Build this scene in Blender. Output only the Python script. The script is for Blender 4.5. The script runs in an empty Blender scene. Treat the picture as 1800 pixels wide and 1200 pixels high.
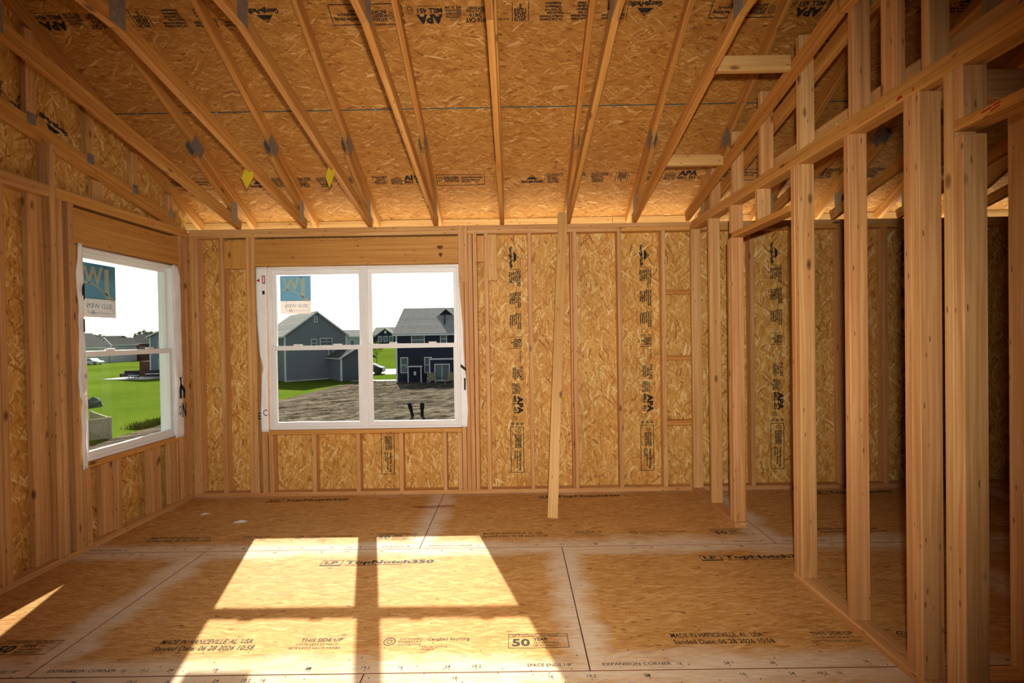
import bpy, bmesh, math, random
from mathutils import Vector, Matrix, noise

random.seed(7)
SC = bpy.context.scene
COL = SC.collection

# ---------------------------------------------------------------- camera
CAM_H = 1.442
FPX = 831.0
YAW, PITCH, ROLL = 0.0041, 0.0102, -0.0159
def cam_axes():
    cy, sy = math.cos(YAW), math.sin(YAW)
    fwd = Vector((-sy, cy, 0)); right = Vector((cy, sy, 0)); up = Vector((0, 0, 1))
    cp, sp = math.cos(PITCH), math.sin(PITCH)
    f2 = fwd * cp - up * sp; u2 = up * cp + fwd * sp
    cr, sr = math.cos(ROLL), math.sin(ROLL)
    return right * cr + u2 * sr, u2 * cr - right * sr, f2
r_, u_, f_ = cam_axes()
cd = bpy.data.cameras.new('camera'); cam = bpy.data.objects.new('camera', cd); COL.objects.link(cam)
cd.sensor_width = 36.0; cd.lens = FPX / 1800 * 36.0; cd.clip_start = 0.05; cd.clip_end = 900
m = Matrix.Identity(4)
for i in range(3):
    m[i][0] = r_[i]; m[i][1] = u_[i]; m[i][2] = -f_[i]
m[2][3] = CAM_H
cam.matrix_world = m
SC.camera = cam

# ---------------------------------------------------------------- sky, sun, flash, exposure
SUN_DIR = Vector((-0.3035, 1.0, 0.712)).normalized()      # towards the sun
w = bpy.data.worlds.new('sky'); SC.world = w; w.use_nodes = True
wn = w.node_tree; wn.nodes.clear()
sky = wn.nodes.new('ShaderNodeTexSky'); sky.sky_type = 'NISHITA'; sky.sun_disc = False
sky.sun_elevation = math.asin(SUN_DIR.z); sky.sun_rotation = math.atan2(SUN_DIR.x, SUN_DIR.y)
sky.air_density = 0.8; sky.dust_density = 1.6; sky.ozone_density = 0.6
bg = wn.nodes.new('ShaderNodeBackground'); bg.inputs['Strength'].default_value = 0.17
wo = wn.nodes.new('ShaderNodeOutputWorld')
hs = wn.nodes.new('ShaderNodeHueSaturation'); hs.inputs['Saturation'].default_value = 0.45   # thin bright haze
wn.links.new(sky.outputs[0], hs.inputs['Color']); wn.links.new(hs.outputs[0], bg.inputs[0]); wn.links.new(bg.outputs[0], wo.inputs[0])

sd = bpy.data.lights.new('sun', 'SUN'); sd.energy = 14.0; sd.angle = math.radians(0.6); sd.color = (1.0, 0.95, 0.84)
so = bpy.data.objects.new('sun', sd); COL.objects.link(so)
so.rotation_euler = (-SUN_DIR).to_track_quat('-Z', 'Y').to_euler()

# the photographer's flash, in the hot shoe above the lens
fd = bpy.data.lights.new('camera_flash', 'SPOT'); fd.energy = 560.0; fd.color = (1.0, 0.93, 0.84)
fd.spot_size = math.radians(110); fd.spot_blend = 1.0; fd.shadow_soft_size = 0.03
fo = bpy.data.objects.new('camera_flash', fd); COL.objects.link(fo)
fo.location = (0.04, -0.02, CAM_H + 0.17)
fo.rotation_euler = (Vector((-0.04, 1.0, -0.07))).to_track_quat('-Z', 'Y').to_euler()

SC.view_settings.view_transform = 'Standard'; SC.view_settings.look = 'None'
SC.view_settings.exposure = 0.0; SC.view_settings.gamma = 1.0; SC.view_settings.use_curve_mapping = False

# ---------------------------------------------------------------- material helpers
class NT:
    def __init__(s, name):
        s.m = bpy.data.materials.new(name); s.m.use_nodes = True
        s.t = s.m.node_tree; s.t.nodes.clear()
        s.out = s.n('ShaderNodeOutputMaterial'); s.b = s.n('ShaderNodeBsdfPrincipled')
        s.l(s.b.outputs[0], s.out.inputs[0])
    def n(s, typ, **kw):
        x = s.t.nodes.new(typ)
        for k, v in kw.items(): setattr(x, k, v)
        return x
    def l(s, a, b): s.t.links.new(a, b)
    def setin(s, sock, v):
        if hasattr(v, 'is_linked') or isinstance(v, bpy.types.NodeSocket): s.l(v, sock)
        else: sock.default_value = v
    def math(s, op, a, b=None, c=None):
        x = s.n('ShaderNodeMath', operation=op)
        s.setin(x.inputs[0], a)
        if b is not None: s.setin(x.inputs[1], b)
        if c is not None: s.setin(x.inputs[2], c)
        return x.outputs[0]
    def vmath(s, op, a, b):
        x = s.n('ShaderNodeVectorMath', operation=op)
        s.setin(x.inputs[0], a); s.setin(x.inputs[1], b)
        return x.outputs[0]
    def mix(s, f, a, b, blend='MIX'):
        x = s.n('ShaderNodeMix', data_type='RGBA', blend_type=blend)
        s.setin(x.inputs[0], f); s.setin(x.inputs[6], a); s.setin(x.inputs[7], b)
        return x.outputs[2]
    def ramp(s, f, stops, interp='LINEAR'):
        x = s.n('ShaderNodeValToRGB'); r = x.color_ramp; r.interpolation = interp
        while len(r.elements) > 1: r.elements.remove(r.elements[-1])
        r.elements[0].position = stops[0][0]; r.elements[0].color = (*stops[0][1], 1)
        for p, c in stops[1:]:
            e = r.elements.new(p); e.color = (*c, 1)
        s.setin(x.inputs[0], f)
        return x.outputs[0]
    def noise(s, vec, scale, detail=2, rough=0.5, dim='3D'):
        x = s.n('ShaderNodeTexNoise', noise_dimensions=dim)
        s.setin(x.inputs['Vector'], vec); x.inputs['Scale'].default_value = scale
        x.inputs['Detail'].default_value = detail; x.inputs['Roughness'].default_value = rough
        return x.outputs[0]
    def coords(s, rnd=True):
        tc = s.n('ShaderNodeTexCoord').outputs['Object']
        if not rnd: return tc, None
        oi = s.n('ShaderNodeObjectInfo').outputs['Random']
        off = s.n('ShaderNodeCombineXYZ')
        s.l(s.math('MULTIPLY', oi, 53.7), off.inputs[0]); s.l(s.math('MULTIPLY', oi, 91.3), off.inputs[1]); s.l(s.math('MULTIPLY', oi, 27.1), off.inputs[2])
        return s.vmath('ADD', tc, off.outputs[0]), oi
    def bump(s, h, strength=0.3, dist=0.002):
        x = s.n('ShaderNodeBump'); x.inputs['Strength'].default_value = strength; x.inputs['Distance'].default_value = dist
        s.l(h, x.inputs['Height']); s.l(x.outputs[0], s.b.inputs['Normal'])
    def fin(s, col, rough=0.7, spec=0.3):
        s.setin(s.b.inputs['Base Color'], col if isinstance(col, bpy.types.NodeSocket) else (*col, 1))
        s.setin(s.b.inputs['Roughness'], rough)
        s.b.inputs['Specular IOR Level'].default_value = spec
        return s.m

def plain(name, col, rough=0.6, spec=0.3, var=0.12, scale=6, metallic=0.0):
    t = NT(name)
    v, _ = t.coords()
    f = t.noise(v, scale, 3)
    k = t.ramp(f, [(0.25, tuple(c * (1 - var) for c in col)), (0.75, tuple(min(1, c * (1 + var)) for c in col))])
    t.b.inputs['Metallic'].default_value = metallic
    return t.fin(k, rough, spec)

def osb(name, pal, L=0.115, Wd=0.024, spread=0.5, layers=6, fine=0.25, dusty=False, bump=0.35):
    """oriented strand board: overlapping strands, each layer its own direction"""
    t = NT(name)
    v, oi = t.coords()
    tc = t.n('ShaderNodeTexCoord').outputs['Object']
    warp = t.n('ShaderNodeTexNoise'); t.l(v, warp.inputs['Vector']); warp.inputs['Scale'].default_value = 9
    wv = t.vmath('SCALE', t.vmath('SUBTRACT', warp.outputs['Color'], (0.5, 0.5, 0.5)), (0, 0, 0))
    wv.node.inputs['Scale'].default_value = 0.035
    v2 = t.vmath('ADD', v, wv)
    rng = random.Random(name)
    curv = curc = curd = None
    for i in range(layers):
        a = (i / (layers - 1) - 0.5) * 2 * spread + rng.uniform(-.1, .1)
        rot = t.n('ShaderNodeVectorRotate', rotation_type='Z_AXIS'); t.l(v2, rot.inputs['Vector']); rot.inputs['Angle'].default_value = a
        sc = t.vmath('MULTIPLY', rot.outputs[0], (1 / (L * rng.uniform(.75, 1.35)), 1 / (Wd * rng.uniform(.6, 1.5)), 0))
        sc = t.vmath('ADD', sc, (i * 17.3, i * 7.7, 0))
        vo = t.n('ShaderNodeTexVoronoi', voronoi_dimensions='2D', feature='F1'); t.l(sc, vo.inputs['Vector']); vo.inputs['Scale'].default_value = 1
        sp = t.n('ShaderNodeSeparateColor'); t.l(vo.outputs['Color'], sp.inputs[0])
        if curv is None: curv, curc, curd = sp.outputs[0], sp.outputs[1], sp.outputs[2]
        else:
            g = t.math('GREATER_THAN', sp.outputs[0], curv)
            mx = lambda p, q: t.math('ADD', t.math('MULTIPLY', p, g), t.math('MULTIPLY', q, t.math('SUBTRACT', 1.0, g)))
            curc = mx(sp.outputs[1], curc); curd = mx(sp.outputs[2], curd); curv = t.math('MAXIMUM', sp.outputs[0], curv)
    base = t.ramp(curc, pal)
    st = t.vmath('MULTIPLY', v2, (14, 160, 1))
    g1 = t.noise(st, 1.0, 3)
    base = t.mix(fine, base, t.ramp(g1, [(0.3, (0.25, 0.25, 0.25)), (0.7, (1, 1, 1))]), 'MULTIPLY')
    big = t.noise(v, 1.6, 3)
    base = t.mix(0.35, base, t.ramp(big, [(0.3, (0.62, 0.58, 0.55)), (0.7, (1, 1, 1))]), 'MULTIPLY')
    # dark bark flecks
    fl = t.n('ShaderNodeTexVoronoi', voronoi_dimensions='2D'); t.l(t.vmath('MULTIPLY', v2, (15, 52, 0)), fl.inputs['Vector']); fl.inputs['Scale'].default_value = 1
    sf = t.n('ShaderNodeSeparateColor'); t.l(fl.outputs['Color'], sf.inputs[0])
    fm = t.math('MULTIPLY', t.math('GREATER_THAN', sf.outputs[0], 0.975), t.math('LESS_THAN', fl.outputs['Distance'], 0.24))
    base = t.mix(t.math('MULTIPLY', fm, 0.75), base, (0.10, 0.035, 0.012, 1))
    rough = 0.62; spec = 0.25
    if dusty:
        # pale sanded / scuffed bands along the panel edges
        ab = t.n('ShaderNodeVectorMath', operation='ABSOLUTE'); t.l(tc, ab.inputs[0])
        sx = t.n('ShaderNodeSeparateXYZ'); t.l(ab.outputs[0], sx.inputs[0])
        ex = t.math('SUBTRACT', 1.219, sx.outputs[0]); ey = t.math('SUBTRACT', 0.604, sx.outputs[1])
        d = t.math('MINIMUM', ex, ey)
        n1 = t.noise(t.vmath('MULTIPLY', v, (2.5, 7, 1)), 1.0, 5, 0.65)
        lim = t.math('MULTIPLY', n1, 0.30)
        band = t.math('SUBTRACT', lim, d)
        band = t.math('MULTIPLY', band, 9.0); band.node.use_clamp = True
        scr = t.noise(t.vmath('MULTIPLY', v, (9, 60, 1)), 1.0, 4, 0.7)
        band = t.math('MULTIPLY', band, t.ramp(scr, [(0.3, (.45,)*3), (0.65, (1,)*3)]))
        base = t.mix(t.math('MULTIPLY', band, 0.95), base, (0.66, 0.53, 0.38, 1))
        # scattered scuffs and boot marks
        n2 = t.noise(t.vmath('MULTIPLY', v, (3, 14, 1)), 1.3, 6, 0.75)
        base = t.mix(t.ramp(n2, [(0.60, (0,)*3), (0.80, (.5,)*3)]), base, (0.55, 0.45, 0.34, 1))
        n3 = t.noise(t.vmath('MULTIPLY', v, (5, 22, 1)), 1.0, 5, 0.7)
        base = t.mix(t.ramp(n3, [(0.66, (0,)*3), (0.80, (.75,)*3)]), base, (0.14, 0.09, 0.05, 1))
        dots = t.n('ShaderNodeTexVoronoi', voronoi_dimensions='2D'); t.l(t.vmath('MULTIPLY', v, (7, 7, 0)), dots.inputs['Vector']); dots.inputs['Scale'].default_value = 1
        dm = t.math('LESS_THAN', dots.outputs['Distance'], 0.028)
        base = t.mix(t.math('MULTIPLY', dm, 0.8), base, (0.04, 0.03, 0.025, 1))
        rough = 0.72; spec = 0.12
    t.bump(t.math('ADD', curd, t.math('MULTIPLY', g1, 0.6)), bump, 0.0015)
    return t.fin(base, rough, spec)

def lumber(name, light, dark, pink, knots=True, gloss=0.55):
    t = NT(name)
    v, oi = t.coords()
    warp = t.noise(t.vmath('MULTIPLY', v, (1.2, 6, 6)), 1.0, 2)
    st = t.vmath('MULTIPLY', v, (1.3, 1, 1))
    sx = t.n('ShaderNodeSeparateXYZ'); t.l(st, sx.inputs[0])
    cx = t.n('ShaderNodeCombineXYZ'); t.l(t.math('MULTIPLY', sx.outputs[0], 0.7), cx.inputs[0])
    t.l(t.math('MULTIPLY', t.math('ADD', sx.outputs[1], t.math('MULTIPLY', warp, 0.035)), 60), cx.inputs[1])
    t.l(t.math('MULTIPLY', t.math('ADD', sx.outputs[2], t.math('MULTIPLY', warp, 0.05)), 60), cx.inputs[2])
    grain = t.noise(cx.outputs[0], 1.0, 4, 0.6)
    c = t.ramp(grain, [(0.3, dark), (0.5, tuple((a + b) / 2 for a, b in zip(light, dark))), (0.62, light)])
    tint = t.n('ShaderNodeTexNoise', noise_dimensions='1D'); t.l(t.math('MULTIPLY', oi, 77.0), tint.inputs['W']); tint.inputs['Scale'].default_value = 1
    c = t.mix(t.ramp(tint.outputs[0], [(0.36, (0,)*3), (0.66, (.85,)*3)]), c, t.mix(1.0, c, (*pink, 1), 'MULTIPLY'))
    bl = t.noise(t.vmath('MULTIPLY', v, (1.0, 9, 9)), 1.0, 3)
    c = t.mix(0.4, c, t.ramp(bl, [(0.3, (0.66, 0.58, 0.54)), (0.66, (1, 1, 1))]), 'MULTIPLY')
    ob = t.math('MULTIPLY', t.math('FRACT', t.math('MULTIPLY', oi, 13.7)), 0.20)
    c = t.mix(ob, c, (0.30, 0.22, 0.17, 1), 'MULTIPLY')
    if knots:
        kn = t.n('ShaderNodeTexVoronoi', voronoi_dimensions='3D'); t.l(t.vmath('MULTIPLY', v, (5.5, 13, 13)), kn.inputs['Vector']); kn.inputs['Scale'].default_value = 1
        sk = t.n('ShaderNodeSeparateColor'); t.l(kn.outputs['Color'], sk.inputs[0])
        on = t.math('GREATER_THAN', sk.outputs[0], 0.86)
        kd = t.ramp(kn.outputs['Distance'], [(0.05, (1,)*3), (0.16, (.55,)*3), (0.22, (0,)*3)])
        c = t.mix(t.math('MULTIPLY', on, kd), c, (0.13, 0.045, 0.015, 1))
        nl = t.n('ShaderNodeTexVoronoi', voronoi_dimensions='3D'); t.l(t.vmath('MULTIPLY', v, (7, 30, 30)), nl.inputs['Vector']); nl.inputs['Scale'].default_value = 1
        c = t.mix(t.math('MULTIPLY', t.math('LESS_THAN', nl.outputs['Distance'], 0.10), 0.7), c, (0.08, 0.03, 0.015, 1))
    t.bump(grain, 0.15, 0.001)
    return t.fin(c, gloss, 0.25)

M = {}
PW = [(0.0, (0.38, 0.150, 0.026)), (0.06, (0.53, 0.235, 0.045)), (0.35, (0.65, 0.325, 0.068)), (0.70, (0.73, 0.395, 0.095)), (0.88, (0.83, 0.52, 0.17)), (1.0, (0.90, 0.66, 0.30))]
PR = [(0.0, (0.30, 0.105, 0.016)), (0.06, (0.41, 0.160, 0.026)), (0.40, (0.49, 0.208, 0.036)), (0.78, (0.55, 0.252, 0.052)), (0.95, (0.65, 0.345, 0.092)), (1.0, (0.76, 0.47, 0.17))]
PF = [(0.0, (0.46, 0.20, 0.048)), (0.3, (0.54, 0.26, 0.070)), (0.7, (0.60, 0.31, 0.094)), (1.0, (0.70, 0.41, 0.15))]
M['osb_wall'] = osb('osb_wall', PW, 0.085, 0.0125, 0.85, 7)
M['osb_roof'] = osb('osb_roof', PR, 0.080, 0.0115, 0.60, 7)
M['osb_floor'] = osb('osb_floor', PF, 0.075, 0.008, 0.25, 4, 0.22, True, 0.12)
M['osb_edge'] = plain('osb_edge', (0.20, 0.055, 0.02))
M['teal_edge'] = plain('teal_edge', (0.02, 0.10, 0.11))
M['stud'] = lumber('stud', (0.74, 0.44, 0.175), (0.55, 0.26, 0.075), (0.92, 0.80, 0.80))
M['truss'] = lumber('truss', (0.68, 0.345, 0.085), (0.46, 0.175, 0.032), (0.95, 0.85, 0.75))
M['header'] = lumber('header', (0.70, 0.375, 0.100), (0.53, 0.23, 0.045), (1.0, 0.95, 0.9))
M['board'] = lumber('board', (0.73, 0.44, 0.155), (0.58, 0.30, 0.08), (1, 1, 1))
M['ink'] = plain('ink', (0.028, 0.022, 0.018), 0.7, 0.1, 0.5, 60)
M['red_ink'] = plain('red_ink', (0.42, 0.02, 0.015), 0.7, 0.1)
M['plate'] = plain('galvanised_plate', (0.30, 0.30, 0.29), 0.45, 0.5, 0.25, 40, 0.7)
M['tag'] = plain('yellow_tag', (0.75, 0.55, 0.03))
M['vinyl'] = plain('white_vinyl', (0.80, 0.79, 0.78), 0.35, 0.4, 0.03)
M['wrap'] = plain('house_wrap', (.86, .86, .86), 0.55, 0.2, 0.05, 14)
M['charcoal'] = plain('charcoal', (0.03, 0.03, 0.032))
M['paper'] = plain('paper', (0.85, 0.83, 0.78))
M['greytape'] = plain('grey_tape', (0.28, 0.25, 0.20))

def glassmat():
    t = NT('window_glass'); t.t.nodes.remove(t.b)
    tr = t.n('ShaderNodeBsdfTransparent'); tr.inputs[0].default_value = (0.93, 0.95, 0.94, 1)
    gl = t.n('ShaderNodeBsdfGlossy'); gl.inputs['Roughness'].default_value = 0.02
    fr = t.n('ShaderNodeLayerWeight'); fr.inputs[0].default_value = 0.5
    k = t.math('ADD', t.math('MULTIPLY', t.math('POWER', fr.outputs['Facing'], 5.0), 0.5), 0.025)
    mx = t.n('ShaderNodeMixShader'); t.l(k, mx.inputs[0]); t.l(tr.outputs[0], mx.inputs[1]); t.l(gl.outputs[0], mx.inputs[2])
    t.l(mx.outputs[0], t.out.inputs[0])
    return t.m
M['glass'] = glassmat()
def filmmat(name, col, alpha):
    t = NT(name); t.t.nodes.remove(t.b)
    tr = t.n('ShaderNodeBsdfTransparent'); tr.inputs[0].default_value = (1, 1, 1, 1)
    tl = t.n('ShaderNodeBsdfTranslucent'); tl.inputs[0].default_value = (*col, 1)
    df = t.n('ShaderNodeBsdfDiffuse'); df.inputs[0].default_value = (*col, 1)
    m1 = t.n('ShaderNodeMixShader'); m1.inputs[0].default_value = 0.4; t.l(tl.outputs[0], m1.inputs[1]); t.l(df.outputs[0], m1.inputs[2])
    m2 = t.n('ShaderNodeMixShader'); m2.inputs[0].default_value = alpha; t.l(tr.outputs[0], m2.inputs[1]); t.l(m1.outputs[0], m2.inputs[2])
    t.l(m2.outputs[0], t.out.inputs[0])
    return t.m
M['film_blue'] = filmmat('sticker_blue', (0.10, 0.34, 0.55), 0.93)
M['film_pale'] = filmmat('sticker_pale', (0.33, 0.25, 0.21), 0.93)
M['film_cream'] = filmmat('sticker_cream', (0.85, 0.80, 0.58), 0.95)
M['film_ink'] = filmmat('sticker_ink', (0.10, 0.22, 0.35), 0.85)

# ---------------------------------------------------------------- object helpers
WM = {}
def link(name, data, Mw, parent=None):
    o = bpy.data.objects.new(name, data); COL.objects.link(o)
    WM[o.name] = Mw.copy()
    if parent is not None:
        o.parent = parent; o.matrix_basis = WM[parent.name].inverted() @ Mw
    else: o.matrix_basis = Mw
    return o
def T(x, y, z): return Matrix.Translation((x, y, z))
def structure(name, loc=(0, 0, 0)):
    o = link(name, None, T(*loc)); o['kind'] = 'structure'; return o
def thing(name, label, cat, loc=(0, 0, 0), rz=0.0, group=None):
    o = link(name, None, T(*loc) @ Matrix.Rotation(rz, 4, 'Z')); o['label'] = label; o['category'] = cat
    if group: o['group'] = group
    return o

def chamfer_mesh(a, b, c, r, mats, edgefn=None):
    me = bpy.data.meshes.new('piece'); bm = bmesh.new()
    a, b, c = a / 2, b / 2, c / 2; r = min(r, a * .4, b * .4, c * .4)
    vs = {}
    for sx in (-1, 1):
        for sy in (-1, 1):
            for sz in (-1, 1):
                vs[sx, sy, sz] = (bm.verts.new((sx * a, sy * (b - r), sz * (c - r))), bm.verts.new((sx * (a - r), sy * b, sz * (c - r))), bm.verts.new((sx * (a - r), sy * (b - r), sz * c)))
    S = (-1, 1)
    for s in S:
        bm.faces.new([vs[s, p, q][0] for p, q in ((-1, -1), (1, -1), (1, 1), (-1, 1))])
        bm.faces.new([vs[p, s, q][1] for p, q in ((-1, -1), (1, -1), (1, 1), (-1, 1))])
        bm.faces.new([vs[p, q, s][2] for p, q in ((-1, -1), (1, -1), (1, 1), (-1, 1))])
        for s2 in S:
            bm.faces.new([vs[s, s2, -1][0], vs[s, s2, 1][0], vs[s, s2, 1][1], vs[s, s2, -1][1]])
            bm.faces.new([vs[s, -1, s2][0], vs[s, 1, s2][0], vs[s, 1, s2][2], vs[s, -1, s2][2]])
            bm.faces.new([vs[-1, s, s2][1], vs[1, s, s2][1], vs[1, s, s2][2], vs[-1, s, s2][2]])
            for s3 in S: bm.faces.new(list(vs[s, s2, s3]))
    bmesh.ops.recalc_face_normals(bm, faces=bm.faces)
    if edgefn:
        for f in bm.faces: f.material_index = edgefn(f.normal)
    bm.to_mesh(me); bm.free()
    for x in mats: me.materials.append(x)
    return me

def frame_matrix(o, ex, ey, ez):
    m = Matrix.Identity(4)
    for i in range(3): m[i][0] = ex[i]; m[i][1] = ey[i]; m[i][2] = ez[i]; m[i][3] = o[i]
    return m
_mc = {}
def box(name, parent, x0, x1, y0, y1, z0, z1, mat, r=0.003):
    """axis-aligned piece; its local X runs along the longest side, the grain"""
    d = (abs(x1 - x0), abs(y1 - y0), abs(z1 - z0)); c = ((x0 + x1) / 2, (y0 + y1) / 2, (z0 + z1) / 2)
    k = max(range(3), key=lambda i: d[i])
    X, Y, Z = Vector((1, 0, 0)), Vector((0, 1, 0)), Vector((0, 0, 1))
    ex, ey, ez = ((X, Y, Z), (Y, Z, X), (Z, X, Y))[k]
    dims = (d[k], d[(k + 1) % 3], d[(k + 2) % 3])
    key = (tuple(round(q, 4) for q in dims), mat, r)
    if key not in _mc: _mc[key] = chamfer_mesh(*dims, r, [M[mat]])
    return link(name, _mc[key], frame_matrix(c, ex, ey, ez), parent)
def beam(name, parent, p0, p1, wid, dep, mat, side=Vector((1, 0, 0)), r=0.003):
    """a straight member from p0 to p1 (centre line); wid across 'side', dep across the third axis"""
    p0, p1 = Vector(p0), Vector(p1); ex = (p1 - p0).normalized(); ey = (side - ex * side.dot(ex)).normalized(); ez = ex.cross(ey)
    key = (round((p1 - p0).length, 4), wid, dep, mat, r)
    if key not in _mc: _mc[key] = chamfer_mesh((p1 - p0).length, wid, dep, r, [M[mat]])
    return link(name, _mc[key], frame_matrix((p0 + p1) / 2, ex, ey, ez), parent)
def mesh_obj(name, parent, verts, faces, mat, Mw=None, smooth=False):
    me = bpy.data.meshes.new(name); me.from_pydata([tuple(v) for v in verts], [], faces); me.update()
    me.materials.append(M[mat] if isinstance(mat, str) else mat)
    if smooth: me.polygons.foreach_set('use_smooth', [True] * len(me.polygons))
    return link(name, me, Mw or Matrix.Identity(4), parent)
def prism(name, parent, poly, h, mat, Mw):
    """polygon in local xy extruded along local z from 0 to h"""
    n = len(poly); v = [(x, y, 0) for x, y in poly] + [(x, y, h) for x, y in poly]
    f = [list(range(n))[::-1], list(range(n, 2 * n))] + [[i, (i + 1) % n, n + (i + 1) % n, n + i] for i in range(n)]
    bm = bmesh.new(); bv = [bm.verts.new(q) for q in v]
    for q in f: bm.faces.new([bv[i] for i in q])
    bmesh.ops.recalc_face_normals(bm, faces=bm.faces)
    me = bpy.data.meshes.new(name); bm.to_mesh(me); bm.free(); me.materials.append(M[mat] if isinstance(mat, str) else mat)
    return link(name, me, Mw, parent)

# ---------------------------------------------------------------- printed lettering
_tc = {}
def text_shape(s, bold=0.0):
    k = (s, bold)
    if k not in _tc:
        c = bpy.data.curves.new('t', 'FONT'); c.body = s; c.size = 1; c.resolution_u = 2; c.offset = bold
        o = bpy.data.objects.new('t', c); COL.objects.link(o)
        me = bpy.data.meshes.new_from_object(o)
        vs = [(v.co.x, v.co.y) for v in me.vertices]; fs = [list(p.vertices) for p in me.polygons]
        bpy.data.objects.remove(o); bpy.data.curves.remove(c); bpy.data.meshes.remove(me)
        xs = [v[0] for v in vs] or [0]; ys = [v[1] for v in vs] or [0]
        _tc[k] = (vs, fs, min(xs), max(xs), min(ys), max(ys))
    return _tc[k]
class Print:
    def __init__(s): s.v = []; s.f = []
    def poly(s, pts):
        b = len(s.v); s.v += pts; s.f.append(list(range(b, b + len(pts))))
    def rect(s, x0, y0, x1, y1): s.poly([(x0, y0), (x1, y0), (x1, y1), (x0, y1)])
    def frame(s, x0, y0, x1, y1, t):
        s.rect(x0, y0, x1, y0 + t); s.rect(x0, y1 - t, x1, y1); s.rect(x0, y0, x0 + t, y1); s.rect(x1 - t, y0, x1, y1)
    def text(s, t, x, y, h, w=None, bold=0.0, shear=0.0):
        vs, fs, x0, x1, y0, y1 = text_shape(t, bold)
        ky = h / 0.70; kx = (w / (x1 - x0)) if w else ky
        b = len(s.v)
        s.v += [(x + (a - x0) * kx + c * ky * shear, y + c * ky) for a, c in vs]
        s.f += [[b + i for i in q] for q in fs]
    def ring(s, cx, cy, r0, r1, n=16):
        for i in range(n):
            a, b = 2 * math.pi * i / n, 2 * math.pi * (i + 1) / n
            s.poly([(cx + r0 * math.cos(a), cy + r0 * math.sin(a)), (cx + r1 * math.cos(a), cy + r1 * math.sin(a)), (cx + r1 * math.cos(b), cy + r1 * math.sin(b)), (cx + r0 * math.cos(b), cy + r0 * math.sin(b))])
    def put(s, name, parent, o, u, v, mat='ink'):
        u, v = Vector(u).normalized(), Vector(v).normalized(); n = u.cross(v)
        return mesh_obj(name, parent, [(x, y, 0) for x, y in s.v], s.f, mat, frame_matrix(Vector(o) + n * 0.0008, u, v, n))

def sheathing_print(which='all', h=0.105):
    """the maker's stamp that runs along the middle of every wall and roof panel; u = 0 .. 2.12"""
    p = Print()
    # logo triangle and maker's name
    p.poly([(0.045, 0.042), (0.155, 0.042), (0.124, 0.066), (0.076, 0.066)])
    p.poly([(0.090, 0.0765), (0.110, 0.0765), (0.100, 0.087)])
    p.poly([(0.076, 0.066), (0.083, 0.066), (0.093, 0.0765), (0.090, 0.0765)]); p.poly([(0.117, 0.066), (0.124, 0.066), (0.110, 0.0765), (0.107, 0.0765)])
    p.text('GP', 0.088, 0.0675, 0.008, 0.024, 0.01)
    p.text('Georgia-Pacific', 0.0, 0.010, 0.025, 0.207, 0.055)
    p.rect(0.212, 0.002, 0.216, 0.098)
    langs = [['This Side Down', 'Stamp This Side Down', 'Cold Weather', 'Slip Hazard', 'Wet Surface', 'Stay Off'],
             ['Este Lado Abajo', 'Superficie Mojada', 'Riesgo De Caida', 'Peligro', 'Cuidado', 'No Pisar'],
             ['Ce Cote Dessous', 'Surface Humide', 'Risque De Chute', 'Par Temps Froid', 'Glissant', 'Attention']]
    for i, ls in enumerate(langs):
        x = 0.225 + i * 0.20
        for j, t in enumerate(ls): p.text(t, x + (0.012 if j > 2 else 0), 0.088 - j * 0.0168, 0.0135, 0.150 if j < 2 else 0.105, 0.05)
        p.rect(x + 0.15, 0.062, x + 0.20, 0.0645)
    x = 0.845
    p.rect(x, 0.0, x + 0.005, 0.10); p.rect(x + 0.105, 0.0, x + 0.11, 0.10)
    for j, t in enumerate(['JAN 24', '2026', '12:03', 'E']): p.text(t, x + 0.018 + (0.03 if j == 3 else 0), 0.080 - j * 0.023, 0.021, (0.078 if j < 3 else 0.015), 0.045)
    p.text('Blue Ribbon', 0.975, 0.082, 0.013, 0.10, 0.015); p.text('11', 1.05, 0.060, 0.012, 0.02, 0.01)
    p.text('7/16 CAT', 1.12, 0.078, 0.023, 0.135, 0.05); p.text('24/16', 1.15, 0.055, 0.019, 0.08, 0.045); p.text('SIZED FOR SPACING', 1.13, 0.036, 0.0135, 0.115, 0.045); p.text('EXPOSURE 1', 1.135, 0.020, 0.0135, 0.105, 0.045)
    p.text('11.1 mm', 1.29, 0.082, 0.012, 0.07, 0.01)
    for j, t in enumerate(['CONSTRUCTION', 'SHEATHING', '2R24/W24', 'PS 2-18']): p.text(t, 1.28, 0.064 - 0.0165 * j, 0.0135, 0.10, 0.045)
    p.text('APA', 1.40, 0.058, 0.044, 0.17, 0.06); p.text('MILL 451', 1.40, 0.024, 0.024, 0.16, 0.045); p.rect(1.41, 0.010, 1.55, 0.0125)
    p.ring(1.605, 0.032, 0.016, 0.020); p.text('PR', 1.592, 0.025, 0.014, 0.026, 0.01)
    for yy in (0.0, 0.037, 0.074): p.rect(1.652, yy + 0.003, 1.660, yy + 0.028); p.rect(1.665, yy + 0.003, 1.673, yy + 0.028)
    p.frame(1.69, -0.006, 2.12, 0.106, 0.005)
    p.ring(1.728, 0.062, 0.018, 0.022); p.ring(1.728, 0.062, 0.006, 0.010)
    for j, (t, hh) in enumerate([('SUSTAINABLE', .014), ('FORESTRY', .014), ('INITIATIVE', .014)]): p.text(t, 1.76, 0.070 - 0.02 * j, 0.016, 0.13, 0.05)
    p.text('Certified Fiber Sourcing', 1.91, 0.066, 0.017, 0.19, 0.05); p.text('www.sfiprogram.org', 1.91, 0.044, 0.014, 0.165, 0.045); p.text('SFI-00451', 1.91, 0.024, 0.0135, 0.09, 0.045)
    p.v = [(x, (y - .05) * 1.12 + .05) for x, y in p.v]
    return p

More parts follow.
